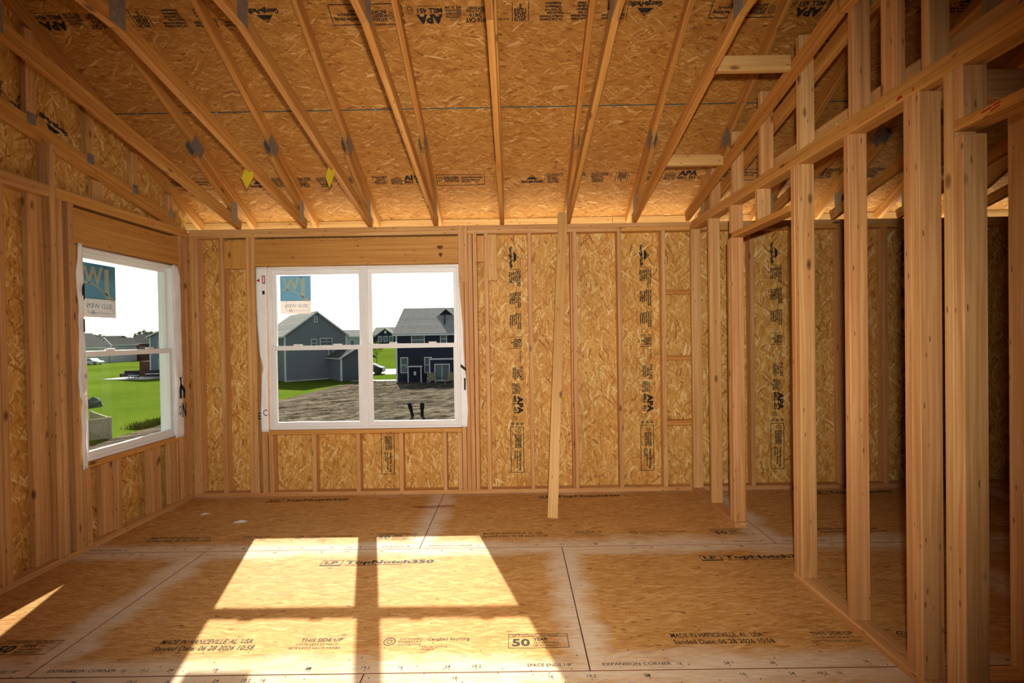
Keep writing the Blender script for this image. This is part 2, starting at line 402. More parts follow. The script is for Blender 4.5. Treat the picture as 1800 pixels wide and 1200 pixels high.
def floor_print(p, ox):
    """stamp line across a subfloor panel; ox = panel's left edge, v measured from the panel's front edge"""
    v0 = 0.155
    p.text('MADE IN HANCEVILLE, AL  USA', ox + 0.42, v0 + 0.060, 0.032, 0.44, 0.012)
    p.text('Sanded Date: 06 28 2026 10:58', ox + 0.42, v0 + 0.012, 0.032, 0.47, 0.012)
    p.text('THIS SIDE UP', ox + 1.09, v0 + 0.064, 0.026, 0.20, 0.008)
    p.text('COTE VERS LE HAUT', ox + 1.08, v0 + 0.038, 0.014, 0.20); p.text('ESTE LADO HACIA ARRIBA', ox + 1.06, v0 + 0.012, 0.014, 0.24)
    p.ring(ox + 1.52, v0 + 0.058, 0.024, 0.029); p.ring(ox + 1.52, v0 + 0.058, 0.010, 0.014)
    for j, t in enumerate(['SUSTAINABLE', 'FORESTRY', 'INITIATIVE']): p.text(t, ox + 1.565, v0 + 0.070 - j * 0.021, 0.013, 0.11)
    p.text('Certified Sourcing', ox + 1.70, v0 + 0.062, 0.022, 0.20, 0.004); p.text('www.sfiprogram.org', ox + 1.68, v0 + 0.012, 0.012, 0.12); p.text('SFI-00612', ox + 1.68, v0 - 0.008, 0.012, 0.06)
    a = ox + 2.085
    p.frame(a, v0 - 0.002, a + 0.285, v0 + 0.102, 0.003); p.rect(a, v0 + 0.080, a + 0.285, v0 + 0.0825)
    p.text('LP TopNotch  350 Series', a + 0.02, v0 + 0.086, 0.012, 0.22, 0.008)
    p.text('50', a + 0.018, v0 + 0.014, 0.050, 0.085, 0.03); p.text('YEAR', a + 0.118, v0 + 0.050, 0.022, 0.07, 0.03)
    p.text('TRANSFERABLE', a + 0.118, v0 + 0.030, 0.012, 0.12, 0.012); p.text('LIMITED WARRANTY', a + 0.118, v0 + 0.010, 0.012, 0.13, 0.012)
    # maker's name near the back edge
    b = ox + 0.87; vb = 0.985
    p.frame(b, vb - 0.004, b + 0.135, vb + 0.062, 0.004); p.text('LP', b + 0.022, vb + 0.012, 0.036, 0.085, 0.03); p.rect(b, vb - 0.014, b + 0.135, vb - 0.002)
    p.text('TopNotch350', b + 0.155, vb + 0.012, 0.042, 0.57, 0.035); p.text('DURABLE SUB-FLOORING', b + 0.165, vb - 0.012, 0.014, 0.36, 0.012)
    rng = random.Random(ox)
    for e, vv in ((0, 0.028), (1, 1.165)):
        for k in range(1, 7):
            for t, q in (('16', 0.4064 * k), ('19.2', 0.4877 * k), ('24', 0.6096 * k)):
                if q < 2.40 and rng.random() < .8: p.text(t, ox + q - .02, vv, 0.018, None, 0.004); p.rect(ox + q - .003, vv - .012, ox + q, vv - .004)
    p.text('SPACE ENDS 1/8"', ox + 2.17, 0.030, 0.018, 0.2, 0.006); p.text('EXPANSION CORNER', ox + 0.06, 0.030, 0.018, 0.3, 0.006)

# ================================================================ the setting
D = 4.342          # inner face of the back wall's studs
XL = -2.978        # inner face of the left wall's studs
XR = 1.620         # near face of the framed partition on the right
H = 2.467          # top of the double top plate
SW, SD = 0.038, 0.089
XE = 6.30          # far right wall
YR = -4.00         # wall behind the camera

# ---- floor
floor = structure('floor')
rows = [4.442, 3.223, 2.021, 0.815, -0.391, -1.597, -2.803, -4.009]
for i in range(len(rows) - 1):
    y1, y0 = rows[i], rows[i + 1]
    xs = (-0.669 if i % 2 == 0 else 0.306)
    k0 = math.floor((-3.09 - xs) / 2.4416)
    for k in range(k0, k0 + 6):
        a, b = max(-3.078, xs + k * 2.4416), min(XE + .1, xs + (k + 1) * 2.4416)
        if b - a < 0.05: continue
        cx = xs + (k + .5) * 2.4416
        # local origin stays at the full panel's centre so that the worn edges fall on its joints
        me = chamfer_mesh(b - a - .003, y1 - y0 - .003, 0.018, 0.0015, [M['osb_floor'], M['osb_edge']], lambda n: 0 if n.z > .9 else 1)
        me.transform(T((a + b) / 2 - cx, 0, 0))
        pn = link('floor_panel', me, T(cx, (y0 + y1) / 2, -0.009), floor)
        if i < 3 and a < 3.4:
            p = Print(); floor_print(p, cx - 1.22 - a)
            p2 = Print()
            for q in p.f:
                pts = [p.v[j] for j in q]
                if min(x for x, _ in pts) > .01 and max(x for x, _ in pts) < b - a - .01: p2.poly(pts)
            p2.put('printed_marking', pn, (a, y0, 0), (1, 0, 0), (0, 1, 0))
mesh_obj('floor_stain', floor, [(0.17 * math.cos(a) * (1 + .3 * math.sin(3 * a)), 0.045 * math.sin(a) * (1 + .4 * math.sin(2 * a + 1)), 0) for a in [i * .2618 for i in range(24)]], [list(range(24))], filmmat('red_chalk', (0.45, 0.05, 0.03), 0.35), T(-0.72, 4.02, 0.0009))

# ---- back wall
wb = structure('wall_back', (0, D, 0))
def vstud(par, x, z0=SW, z1=H - 2 * SW, name='stud', wd=SW, y0=D, y1=D + SD, mat='stud'):
    return box(name, par, x, x + wd, y0, y1, z0, z1, mat)
# plates
box('bottom_plate', wb, XL, 1.62, D, D + SD, 0, SW, 'stud'); box('bottom_plate', wb, 1.712, XE, D, D + SD, 0, SW, 'stud')
box('top_plate', wb, XL, 0.985, D, D + SD, H - 2 * SW, H - SW, 'stud'); box('top_plate', wb, 0.988, XE, D, D + SD, H - 2 * SW, H - SW, 'header')
box('top_plate', wb, XL, -0.497, D, D + SD, H - SW, H, 'stud'); box('top_plate', wb, -0.410, XE, D, D + SD, H - SW, H, 'stud')
box('top_plate', wb, -0.496, -0.411, D + .04, D + SD, H - SW, H, 'stud')
# full-height studs
for x in (-2.975, -2.935, -2.700, -2.452, -2.411, -0.448, -0.409, -0.366, -0.262, 0.138, 0.547, 0.958, 1.361, 2.170, 2.577, 2.983, 3.390, 3.796, 4.203, 4.610, 5.02, 5.42, 5.83):
    vstud(wb, x)
vstud(wb, 0.527, y0=D + .012, wd=.018)                                 # thin dark packer beside the fifth stud
vstud(wb, -2.339, z1=2.118, name='jack_stud', wd=.050); vstud(wb, -0.489, z1=2.118, name='jack_stud', wd=.038)
for x in (-2.275, -1.880, -1.473, -1.075, -0.672, -0.530): vstud(wb, x, z1=0.570, name='cripple_stud')
# header over the window, sill under it
hdr = box('header', wb, -2.372, -0.496, D, D + .038, 2.126, 2.368, 'header')
M['knot'] = plain('knot', (.17, .055, .015), .7, .1, .5, 90)
kp = Print()
for kx, kz_, ka, kb in ((-.665, 2.272, .028, .017), (-.660, 2.204, .017, .019), (-1.42, 2.30, .010, .006), (-2.02, 2.20, .009, .007)): kp.poly([(kx + ka * math.cos(a) * (1 + .2 * math.sin(3 * a)), kz_ + kb * math.sin(a)) for a in [i * .349 for i in range(18)]])
kp.put('knot', hdr, (0, D, 0), (1, 0, 0), (0, 0, 1), 'knot'); box('header', wb, -2.372, -0.496, D + .044, D + .082, 2.126, 2.368, 'header')
box('window_sill', wb, -2.286, -0.490, D, D + SD, 0.571, 0.609, 'header')
# scabs and blocks
box('scab_block', wb, -0.497, -0.411, D - .010, D + .028, 1.948, H - .003, 'stud')
box('scab_block', wb, -0.226, -0.144, D + .005, D + .043, 1.960, 2.385, 'board')
box('blocking', wb, -0.326, -0.264, D + .008, D + .046, 2.133, 2.375, 'header')
box('blocking', wb, -2.660, -2.454, D + .012, D + .050, 2.108, 2.365, 'header')
for z0, z1 in ((1.811, 1.851), (1.202, 1.243), (0.597, 0.645)): box('blocking', wb, 1.401, 1.652, D + .03, D + SD, z0, z1, 'truss')
# sheathing
def wall_panel(par, a, b, z0, z1, name='sheathing_panel'):
    me = chamfer_mesh(z1 - z0 - .002, b - a - .002, 0.011, .001, [M['osb_wall']])
    return link(name, me, frame_matrix(((a + b) / 2, D + SD + .0065, (z0 + z1) / 2), (0, 0, -1), (1, 0, 0), (0, -1, 0)), par)
gp = sheathing_print()
edges = [-3.07, -1.81, -0.591, 0.628, 1.847, 3.066, 4.285, 5.504, XE]
for a, b in zip(edges[:-1], edges[1:]):
    ops = [(a, b, -0.30, H)]
    if b > -2.28 and a < -0.49:                       # cut round the window opening
        l, r = max(a, -2.286), min(b, -0.490); ops = []
        if l > a + .01: ops.append((a, l, -0.30, H))
        if r < b - .01: ops.append((r, b, -0.30, H))
        ops += [(l, r, -0.30, 0.60), (l, r, 2.126, H)]
    pcs = [wall_panel(wb, *q) for q in ops]
    c = (a + b) / 2 if a > -3 else -2.42
    q = Print()
    for f in gp.f:
        pts = [gp.v[j] for j in f]
        z = 2.285 - max(x for x, _ in pts)
        if -1.9 < c < -0.7 and z > 0.56: continue
        q.poly(pts)
    if a > -2: q.put('printed_marking', pcs[0], (c - .052, D + SD + .001, 2.285), (0, 0, -1), (1, 0, 0))

# ---- left wall (gable end)
wl = structure('wall_left', (XL, 3.0, 0))
xl0, xl1 = XL - SD, XL
def lstud(y, z0=SW, z1=H - 2 * SW, name='stud', wd=SW, x0=xl0, x1=xl1, mat='stud'): return box(name, wl, x0, x1, y, y + wd, z0, z1, mat)
box('bottom_plate', wl, xl0, xl1, YR, D - .001, 0, SW, 'stud')
for z0, z1 in ((H - 2 * SW, H - SW), (H - SW, H)):
    box('top_plate', wl, xl0, xl1, YR, 3.046, z0, z1, 'stud'); box('top_plate', wl, xl0, xl1, 3.090, D - .001, z0, z1, 'header')
lstud(3.049, z1=2.742)                                 # runs through the plates up to the gable truss
box('backing_board', wl, xl0 + .005, xl0 + .043, 2.945, 3.046, SW, H - 2 * SW, 'stud')
for y in (2.650, 2.691, 2.732): lstud(y)
for y in (2.25, 1.84, 1.43, 1.02, .61, .2, -.2, -.6, -1.0, -1.4, -1.8, -2.2, -2.6, -3.0, -3.4, -3.8): lstud(y)
lstud(3.091); lstud(3.172); lstud(3.212, z1=2.118, name='jack_stud')
lstud(4.216); lstud(4.178, z1=2.118, name='jack_stud'); lstud(4.300)
lstud(3.258, z1=.571, name='cripple_stud'); lstud(3.513, z1=.571, name='cripple_stud'); lstud(4.139, z1=.571, name='cripple_stud')
box('cripple_stud', wl, xl0 + .006, xl0 + .05, 3.420, 3.510, SW, .571, 'stud')
box('cripple_stud', wl, XL - .050, XL - .012, 3.825, 3.962, SW, .571, 'stud'); box('cripple_stud', wl, XL - .050, XL - .012, 4.055, 4.135, SW, .571, 'stud')
box('header', wl, XL - .038, XL, 3.212, 4.214, 2.126, 2.368, 'header'); box('header', wl, XL - .082, XL - .044, 3.212, 4.214, 2.126, 2.368, 'header')
box('window_sill', wl, xl0, xl1, 3.251, 4.177, 0.571, 0.609, 'header')
def lpanel(a, b, z0, z1):
    me = chamfer_mesh(z1 - z0 - .002, b - a - .002, 0.011, .001, [M['osb_wall']])
    return link('sheathing_panel', me, frame_matrix((xl0 - .0065, (a + b) / 2, (z0 + z1) / 2), (0, 0, -1), (0, 1, 0), (1, 0, 0)), wl)
le = [4.442, 3.00, 1.785, .566, -.653, -1.872, -3.09, YR]
for b, a in zip(le[:-1], le[1:]):
    if b > 4:
        lpanel(a, 3.249, -.30, 2.44); lpanel(4.18, b, -.30, 2.44); pc = lpanel(3.251, 4.178, -.30, .60); lpanel(3.251, 4.178, 2.126, 2.44)
        q = Print()
        for f in gp.f:
            pts = [gp.v[j] for j in f]
            if 2.285 - min(x for x, _ in pts) < .57: q.poly(pts)
        q.put('printed_marking', pc, (xl0 + .0005, 3.565, 2.285), (0, 0, -1), (0, 1, 0))
    else: lpanel(a, b, -.30, 2.44)
# gable sheathing above, cut to the roof slope
TS, ZT0 = 0.568, 2.690                                  # top-chord slope; its underside at y = D
ZD0 = ZT0 + .089 * math.sqrt(1 + TS * TS)               # underside of the roof deck at y = D
RIDGE = 0.30
def deckz(y): return ZD0 + TS * (D - y) if y >= RIDGE else ZD0 + TS * (D - RIDGE) - TS * (RIDGE - y)
for b, a in ((4.442, 3.40), (3.398, 2.18), (2.178, .962), (.96, -.26), (-.262, -1.48), (-1.482, -2.70), (-2.702, YR)):
    pts = [(2.442, a), (2.442, b), (deckz(b) - .01, b)] + ([(deckz(RIDGE) - .01, RIDGE)] if a < RIDGE < b else []) + [(deckz(a) - .01, a)]
    gpn = prism('sheathing_panel', wl, pts, .011, 'osb_wall', frame_matrix((xl0 - .0005, 0, 0), (0, 0, 1), (0, 1, 0), (-1, 0, 0)))
    if 1.5 < a < 3.39:
        q = Print()
        for f in gp.f:
            p_ = [gp.v[j] for j in f]
            if max(x for x, _ in p_) < 0.62: q.poly(p_)
        # upside down along the slope of the roof edge
        q.put('printed_marking', gpn, (xl0 + .0005, a + 1.10, 2.90 if a < 3 else 2.74), (0, -1, TS * .55), (0, -TS * .55, -1))
box('tape_strip', wl, xl0, xl0 + .002, 2.800, 2.815, .62, .74, 'greytape', .0005)

# ---- framed partition on the right, with a doorway
wr = structure('wall_right', (XR, 2.5, 0))
xr0, xr1 = XR, XR + SD
def rstud(y, z0=SW, z1=H - 2 * SW, name='stud', wd=SW, x0=xr0, x1=xr1, mat='stud'): return box(name, wr, x0, x1, y, y + wd, z0, z1, mat)
box('bottom_plate', wr, xr0, xr1, 3.498, D - .001, 0, SW, 'stud'); box('bottom_plate', wr, xr0, xr1, 1.30, 2.768, 0, SW, 'stud')
box('top_plate', wr, xr0, xr1, YR, D - .001, H - 2 * SW, H - SW, 'header'); box('top_plate', wr, xr0 + .003, xr1 + .003, YR, D - .04, H - SW, H, 'header')
rstud(4.302); rstud(3.905); rstud(3.510); rstud(3.550, z1=2.146, name='jack_stud', x1=xr1 - .012)
rstud(2.724); rstud(2.684); rstud(2.284); rstud(1.930); rstud(1.890); rstud(1.748); rstud(1.708, z1=2.146, name='jack_stud')
for y in (.70, .30, -.1, -.5, -.9, -1.3, -1.7, -2.1, -2.5, -2.9, -3.3): rstud(y)
box('door_header', wr, xr0, xr1, 2.765, 3.549, 2.147, 2.185, 'truss'); rstud(3.130, z0=2.186, name='cripple_stud')
box('door_header', wr, xr0, xr1, .740, 1.747, 2.165, 2.203, 'truss'); rstud(1.708, z0=2.204, name='cripple_stud')
# infill studs standing on the plate, up to the roof
for y, zt, x0, kind in ((3.905, 2.80, 1.636, 0), (3.510, 2.93, 1.636, 0), (3.110, 3.02, 1.636, 0), (2.690, 3.12, 1.636, 0), (2.270, 3.86, 1.636, 0), (2.020, 4.0, 1.640, 1), (1.860, 4.1, 1.636, 0), (1.45, 4.3, 1.636, 0), (1.05, 4.5, 1.636, 0)):
    if kind: box('infill_stud', wr, x0, x0 + .038, y, y + .089, H, zt, 'stud')
    else: box('infill_stud', wr, x0, x0 + SD - .006, y, y + SW, H, zt, 'stud')
BS, ZB0 = 0.2432, 2.4813                                # bottom-chord slope; its underside at y = D
def bz(y): return ZB0 + BS * (D - y)
cs = math.sqrt(1 + BS * BS)
XN = 1.592
beam('sloped_nailer', wr, (XN + .019, 2.318, bz(2.318) + .0445 * cs), (XN + .019, D + .02, bz(D + .02) + .0445 * cs), SW, .089, 'truss')
beam('sloped_nailer', wr, (XN + .019, -1.6, bz(2.318) + .0445), (XN + .019, 2.300, bz(2.318) + .0445), SW, .089, 'truss')
box('blocking', wr, 1.150, XN - .001, 2.690, 2.728, 2.925, 3.010, 'board'); box('blocking', wr, 1.150, XN - .001, 2.729, 2.767, 2.955, 3.030, 'stud')
box('blocking', wr, 1.150, XN - .001, 3.560, 3.598, 2.705, 2.770, 'board'); box('blocking', wr, 1.150, XN - .001, 3.599, 3.637, 2.735, 2.800, 'stud')
box('brace_board', wr, xr1 + .02, xr1 + .058, .2, 3.2, H + .03, H + .12, 'stud')
box('offcut', wr, xr1 - .02, xr1 + .05, 2.47, 2.56, H, H + .06, 'board')
q = Print()
for a_, b_, c_2, d_ in ((0, .010, .035, .016), (.030, .002, .062, .010), (.040, .016, .066, .020)): q.poly([(a_, b_), (c_2, d_ - .002), (c_2, d_ + .004), (a_, b_ + .005)])
q.put('red_scrawl', wr, (xr0, 1.640, 2.172), (0, -1, 0), (0, 0, 1), 'red_ink')
q = Print(); rg = random.Random(2)
for k in range(11): x_ = .016 * k; q.poly([(x_, .002 * rg.random()), (x_ + .010, .004 + .006 * rg.random()), (x_ + .011, .010 + .006 * rg.random()), (x_ + .001, .007)])
q.poly([(.235, 0), (.268, .004), (.262, .016), (.245, .018)]); q.poly([(.315, .004), (.322, .002), (.324, .016), (.317, .018)])
q.put('red_scrawl', wr, (xr0, 2.235, 2.400), (0, -1, 0), (0, 0, 1), 'red_ink')
# ---- hall wall behind the partition, the outer right wall and the wall behind the camera
wh = structure('wall_hall', (2.1, 1.92, 0))
box('bottom_plate', wh, 1.712, 4.6, 1.88, 1.969, 0, SW, 'stud')
for z0, z1 in ((H - 3 * SW, H - 2 * SW), (H - 2 * SW, H - SW), (H - SW, H)): box('top_plate', wh, 1.713, 4.6, 1.88, 1.969, z0, z1, 'stud')
for x in (2.050, 2.09, 2.45, 2.86, 3.27, 3.68, 4.08, 4.5): box('stud', wh, x, x + SW, 1.88, 1.969, SW, H - 3 * SW, 'stud')
we = structure('wall_outer_right', (XE, 0, 0))
for a in (-4.0, -2.78, -1.56, -.34, .88, 2.10, 3.32):
    me = chamfer_mesh(2.76, min(1.218, 4.44 - a), .011, .001, [M['osb_wall']]); link('sheathing_panel', me, frame_matrix((XE + .006, a + min(1.219, 4.44 - a) / 2, 1.08), (0, 0, -1), (0, 1, 0), (1, 0, 0)), we)
prism('sheathing_panel', we, [(2.465, YR), (2.465, 4.44), (deckz(4.44) - .01, 4.44), (deckz(RIDGE) - .01, RIDGE), (deckz(YR) - .01, YR)], .011, 'osb_wall', frame_matrix((XE, 0, 0), (0, 0, 1), (0, 1, 0), (-1, 0, 0)))
wf = structure('wall_front', (0, YR, 0))
for i in range(8):
    a = -3.07 + i * 1.219; b = min(a + 1.218, XE)
    if b > a: link('sheathing_panel', chamfer_mesh(2.76, b - a, .011, .001, [M['osb_wall']]), frame_matrix(((a + b) / 2, YR - .006, 1.08), (0, 0, -1), (1, 0, 0), (0, -1, 0)), wf)

# white house wrap on the outside of the sheathing
for x0, x1, z0, z1 in ((-3.08, -2.29, -3.3, H), (-.486, XE + .01, -3.3, H), (-2.29, -.486, -3.3, .60), (-2.29, -.486, 2.128, H)): box('outer_wrap', wb, x0, x1, D + SD + .0135, D + SD + .0155, z0, z1, 'wrap', .0004)
for y0, y1, z0, z1 in ((YR, 3.246, -3.3, 2.6), (4.183, 4.45, -3.3, 2.6), (3.246, 4.183, -3.3, .60), (3.246, 4.183, 2.128, 2.6)): box('outer_wrap', wl, xl0 - .0155, xl0 - .0135, y0, y1, z0, z1, 'wrap', .0004)
# ---- windows
def window_unit(par, P, w, h, split, depth=.105):
    """one single-hung unit; P maps (u, v, d): u across, v up, d outwards"""
    j = .024
    def b(name, u0, u1, v0, v1, d0, d1, mat='vinyl', r=.003, parent=None): 
        p0, p1 = P(u0, v0, d0), P(u1, v1, d1)
        return box(name, parent or par, min(p0[0], p1[0]), max(p0[0], p1[0]), min(p0[1], p1[1]), max(p0[1], p1[1]), min(p0[2], p1[2]), max(p0[2], p1[2]), mat, r)
    for a0, a1, c0, c1 in ((0, j, 0, h), (w - j, w, 0, h), (j, w - j, h - j, h), (j, w - j, 0, j)): b('frame', a0, a1, c0, c1, .020, depth)
    s = .038
    # lower sash sits inside, upper sash outside
    for nm, v0, v1, d0 in (('lower_sash', j, split + .034, .030), ('upper_sash', split - .006, h - j, .062)):
        up = nm == 'upper_sash'; bt = .044 if not up else .038; tp = .040
        so_ = .040 if not up else .034
        root = b(nm, j, w - j, v0, v0 + bt, d0, d0 + .028)
        b('rail', j, w - j, v1 - tp, v1, d0, d0 + .028, parent=root)
        b('stile', j, j + so_, v0 + bt, v1 - tp, d0, d0 + .028, parent=root); b('stile', w - j - so_, w - j, v0 + bt, v1 - tp, d0, d0 + .028, parent=root)
        b('pane', j + so_ - .003, w - j - so_ + .003, v0 + bt - .003, v1 - tp + .003, d0 + .012, d0 + .017, 'glass', .0005, parent=root)
        if not up:
            for q in (.28, .72): b('sash_lock', j + (w - 2 * j) * q - .035, j + (w - 2 * j) * q + .035, v1, v1 + .014, d0 + .002, d0 + .026, parent=root)
def sticker(par, P, u0, v0, w, h, sgn):
    """the glazing label, stuck to the outer side of the glass and so seen from behind: its letters read backwards"""
    o = P(u0, v0, 0); uu = [P(1, 0, 0)[i] - P(0, 0, 0)[i] for i in range(3)]
    base = mesh_obj('sticker', par, [(0, 0, 0), (w, 0, 0), (w, h, 0), (0, h, 0)], [[0, 1, 2, 3]], 'film_pale', frame_matrix(P(u0, v0, .073), uu, (0, 0, 1), Vector(uu).cross(Vector((0, 0, 1)))))
    def layer(p, mat, d):
        n = Vector(uu).cross(Vector((0, 0, 1)))
        mesh_obj('sticker_print', base, [(w - x, y, 0) for x, y in p.v], p.f, mat, frame_matrix(P(u0, v0, d), uu, (0, 0, 1), n))
    p = Print(); p.rect(0, h * .34, w, h); layer(p, 'film_blue', .0722)
    p = Print(); p.text('J', w * .06, h * .47, h * .46, w * .26, .015); p.text('W', w * .36, h * .62, h * .32, w * .56, .03)
    n = 10
    for i in range(n):
        a, b_ = i / n, (i + 1) / n
        f = lambda t: h * (.40 + .22 * math.sin(t * math.pi * .62))
        p.poly([(w * (.22 + .75 * a), f(a)), (w * (.22 + .75 * b_), f(b_)), (w * (.22 + .75 * b_), f(b_) + h * .035), (w * (.22 + .75 * a), f(a) + h * .035)])
    layer(p, 'film_cream', .0714)
    p = Print(); p.text('JELD WEN', w * .10, h * .17, h * .09, w * .74, .0); p.frame(w * .05, h * .08, w * .80, h * .36, h * .008); p.rect(w * .28, h * .93, w * .34, h * .97); p.frame(w * .62, h * .06, w * .70, h * .12, h * .012)
    layer(p, 'film_ink', .0706)

w2 = structure('window_2', (-1.38, D + .05, .61))
PB = lambda u, v, d: (-2.270 + u, D + d, .612 + v)
window_unit(w2, PB, .888, 1.503, .742)
PB2 = lambda u, v, d: (-1.380 + u, D + d, .612 + v)
window_unit(w2, PB2, .882, 1.503, .748)
sticker(w2, PB, .092, 1.075, .288, .355, 1)
box('mullion', w2, -1.405, -1.357, D + .018, D + .020, .615, 2.112, 'vinyl', .0005)

w1 = structure('window_1', (XL - .05, 3.7, .61))
PL = lambda u, v, d: (XL - d, 3.254 + u, .612 + v)
window_unit(w1, PL, .920, 1.503, .742, .150)
sticker(w1, PL, .065, 1.020, .300, .390, 1)

# ---- ragged house-wrap flaps folded in round the openings
def wrap(name, par, o, u, v, left, right, z0, z1, seed, lift=.006):
    rng = random.Random(seed); n = 46; vs = []; fs = []
    u, v = Vector(u), Vector(v); nn = u.cross(v); k = 5
    for i in range(n + 1):
        t = i / n; z = z0 + (z1 - z0) * t
        l = left(t) + .006 * noise.noise(Vector((z * 9, seed, 0))); r = right(t) + .003 * noise.noise(Vector((z * 7, seed + 4, 0)))
        for j in range(k + 1):
            q = j / k
            vs.append((l + (r - l) * q, z, .003 + lift * (0.5 + noise.noise(Vector((z * 6, q * 2, seed + 9)))) * (1.2 - abs(q - .5))))
    for i in range(n):
        for j in range(k): a = i * (k + 1) + j; fs.append([a, a + 1, a + k + 2, a + k + 1])
    ob = mesh_obj(name, par, vs, fs, 'wrap', frame_matrix(Vector(o), u, v, nn), True)
    sm = ob.modifiers.new('thick', 'SOLIDIFY'); sm.thickness = .0008
    return ob
def step(*pts):
    def f(t):
        for (a, x), (b, y) in zip(pts[:-1], pts[1:]):
            if a <= t <= b: return x + (y - x) * (t - a) / max(1e-6, b - a)
        return pts[-1][1]
    return f
hw = wrap('house_wrap', wb, (0, D, 0), (1, 0, 0), (0, 0, 1), step((0, -2.335), (.1, -2.345), (.35, -2.325), (.38, -2.31), (.5, -2.345), (.75, -2.362), (1, -2.362)), step((0, -2.272), (1, -2.262)), .600, 2.118, 3)
pr = Print(); pr.poly([(0, .018), (.028, .036), (.028, 0)]); pr.frame(.052, -.012, .080, .062, .008); pr.put('wrap_print', hw, (-2.352, D - .012, 1.975), (1, 0, 0), (0, 0, 1), 'red_ink')
pr = Print(); pr.rect(0, 0, .022, .034); pr.put('wrap_print', hw, (-2.300, D - .012, 1.865), (1, 0, 0), (0, 0, 1))
pr = Print(); pr.text('C', 0, 0, .06, .04); pr.text('E', -.045, -.03, .06, .03); pr.put('wrap_print', hw, (-2.315, D - .012, .75), (1, 0, 0), (0, 0, 1))
hw = wrap('house_wrap', wb, (0, D, 0), (1, 0, 0), (0, 0, 1), step((0, -.500), (1, -.500)), step((0, -.440), (.12, -.432), (.3, -.440), (.45, -.458), (.75, -.470), (.9, -.486), (1, -.497)), .620, 1.930, 5)
pr = Print(); pr.poly([(0, .10), (.05, .06), (.05, .03), (0, .07)]); pr.rect(.028, -.14, .044, -.03); pr.put('wrap_print', hw, (-.492, D - .012, 1.10), (1, 0, 0), (0, 0, 1))
hw = wrap('house_wrap', wl, (XL, 0, 0), (0, 1, 0), (0, 0, 1), step((0, 4.118), (1, 4.122)), step((0, 4.225), (.05, 4.235), (.5, 4.228), (.8, 4.225), (.93, 4.225), (1, 4.19)), .600, 2.118, 8, .012)
pr = Print(); pr.rect(.0, .08, .028, .27); pr.poly([(0, .19), (.07, .12), (.07, .165), (0, .235)]); pr.rect(.046, .08, .070, .15); pr.text('N', .030, -.085, .12, .05, .03); pr.text('O', -.010, -.065, .085, .03, .0)
pr.put('wrap_print', hw, (XL + .016, 4.162, .86), (0, 1, 0), (0, 0, 1))
hw = wrap('house_wrap', wl, (XL, 0, 0), (0, 1, 0), (0, 0, 1), step((0, 3.222), (.3, 3.228), (.32, 3.205), (.48, 3.215), (.7, 3.222), (.8, 3.205), (1, 3.228)), step((0, 3.262), (1, 3.262)), .575, 2.135, 11, .014)
pr = Print()
for i in range(8):
    a, b_ = -math.pi / 2 + math.pi * i / 8, -math.pi / 2 + math.pi * (i + 1) / 8
    pr.poly([(0, 0), (-.022 * math.cos(a), .06 * math.sin(a)), (-.022 * math.cos(b_), .06 * math.sin(b_))])
pr.put('wrap_print', hw, (XL + .020, 3.256, 1.80), (0, 1, 0), (0, 0, 1))
pr = Print(); pr.rect(0, 0, .012, .09); pr.put('wrap_print', hw, (XL + .020, 3.240, 1.52), (0, 1, 0), (0, 0, 1))
pr = Print(); pr.text('HI', 0, 0, .035, .02, .0); pr.put('wrap_print', hw, (XL + .020, 3.238, 1.20), (0, 1, 0), (0, 0, 1), 'red_ink')

# ---- roof deck
ceil = structure('ceiling', (0, D, ZD0))
ct = math.sqrt(1 + TS * TS); c_, s_ = 1 / ct, TS / ct
def deck_panels(y_start, sgn):
    """rows of panels from the eave up to the ridge; sgn +1 = slope over the back wall, -1 = the far slope"""
    d = 0.0; i = 0; total = (y_start - RIDGE) * sgn * ct
    while d < total - .01:
        e = min(d + (1.233 if i == 0 else 1.2195), total)
        for k in range(-3, 4):
            xs = -0.091 + (1.22 if i % 2 else 0)
            a = max(-3.30, xs + k * 2.4416); b = min(XE + .3, xs + (k + 1) * 2.4416)
            if b - a < .05: continue
            mid = (d + e) / 2; yc = y_start - sgn * mid * c_
            zc = deckz(yc)
            n = Vector((0, s_ * sgn, c_))
            ey = Vector((0, -c_ * sgn, s_))
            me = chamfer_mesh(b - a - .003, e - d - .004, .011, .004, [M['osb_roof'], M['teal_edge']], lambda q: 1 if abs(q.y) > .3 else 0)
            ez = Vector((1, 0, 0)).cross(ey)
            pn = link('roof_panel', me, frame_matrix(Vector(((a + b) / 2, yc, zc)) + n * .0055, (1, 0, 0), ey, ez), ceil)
            if sgn > 0 and i < 2:
                q = Print(); off = xs + k * 2.4416
                for f in gp.f:
                    pts = [gp.v[j] for j in f]
                    X = [(off + .175 + x if i == 0 else off + 2.2876 - x) for x, _ in pts]
                    if min(X) > a + .005 and max(X) < b - .005: q.poly(pts)
                if q.f:
                    if i == 0: yy = 4.283; q.put('printed_marking', pn, Vector((off + .175, yy, deckz(yy))), (1, 0, 0), (0, -c_, s_))
                    else: yy = 3.010; q.put('printed_marking', pn, Vector((off + 2.2876, yy, deckz(yy))), (-1, 0, 0), (0, c_, -s_))
        d = e; i += 1
YE = 4.660
deck_panels(YE + .045, 1); deck_panels(2 * RIDGE - YE - .045, -1)
for k in range(-5, 9):                                  # metal clips in the joint
    x = -0.11 + .61 * k + .30; y = YE + .045 - 1.234 * c_
    if x < XE: beam('panel_clip', ceil, (x, y - .012 * c_, deckz(y - .012 * c_) - .004), (x, y + .012 * c_, deckz(y + .012 * c_) - .004), .020, .005, 'plate', r=.001)
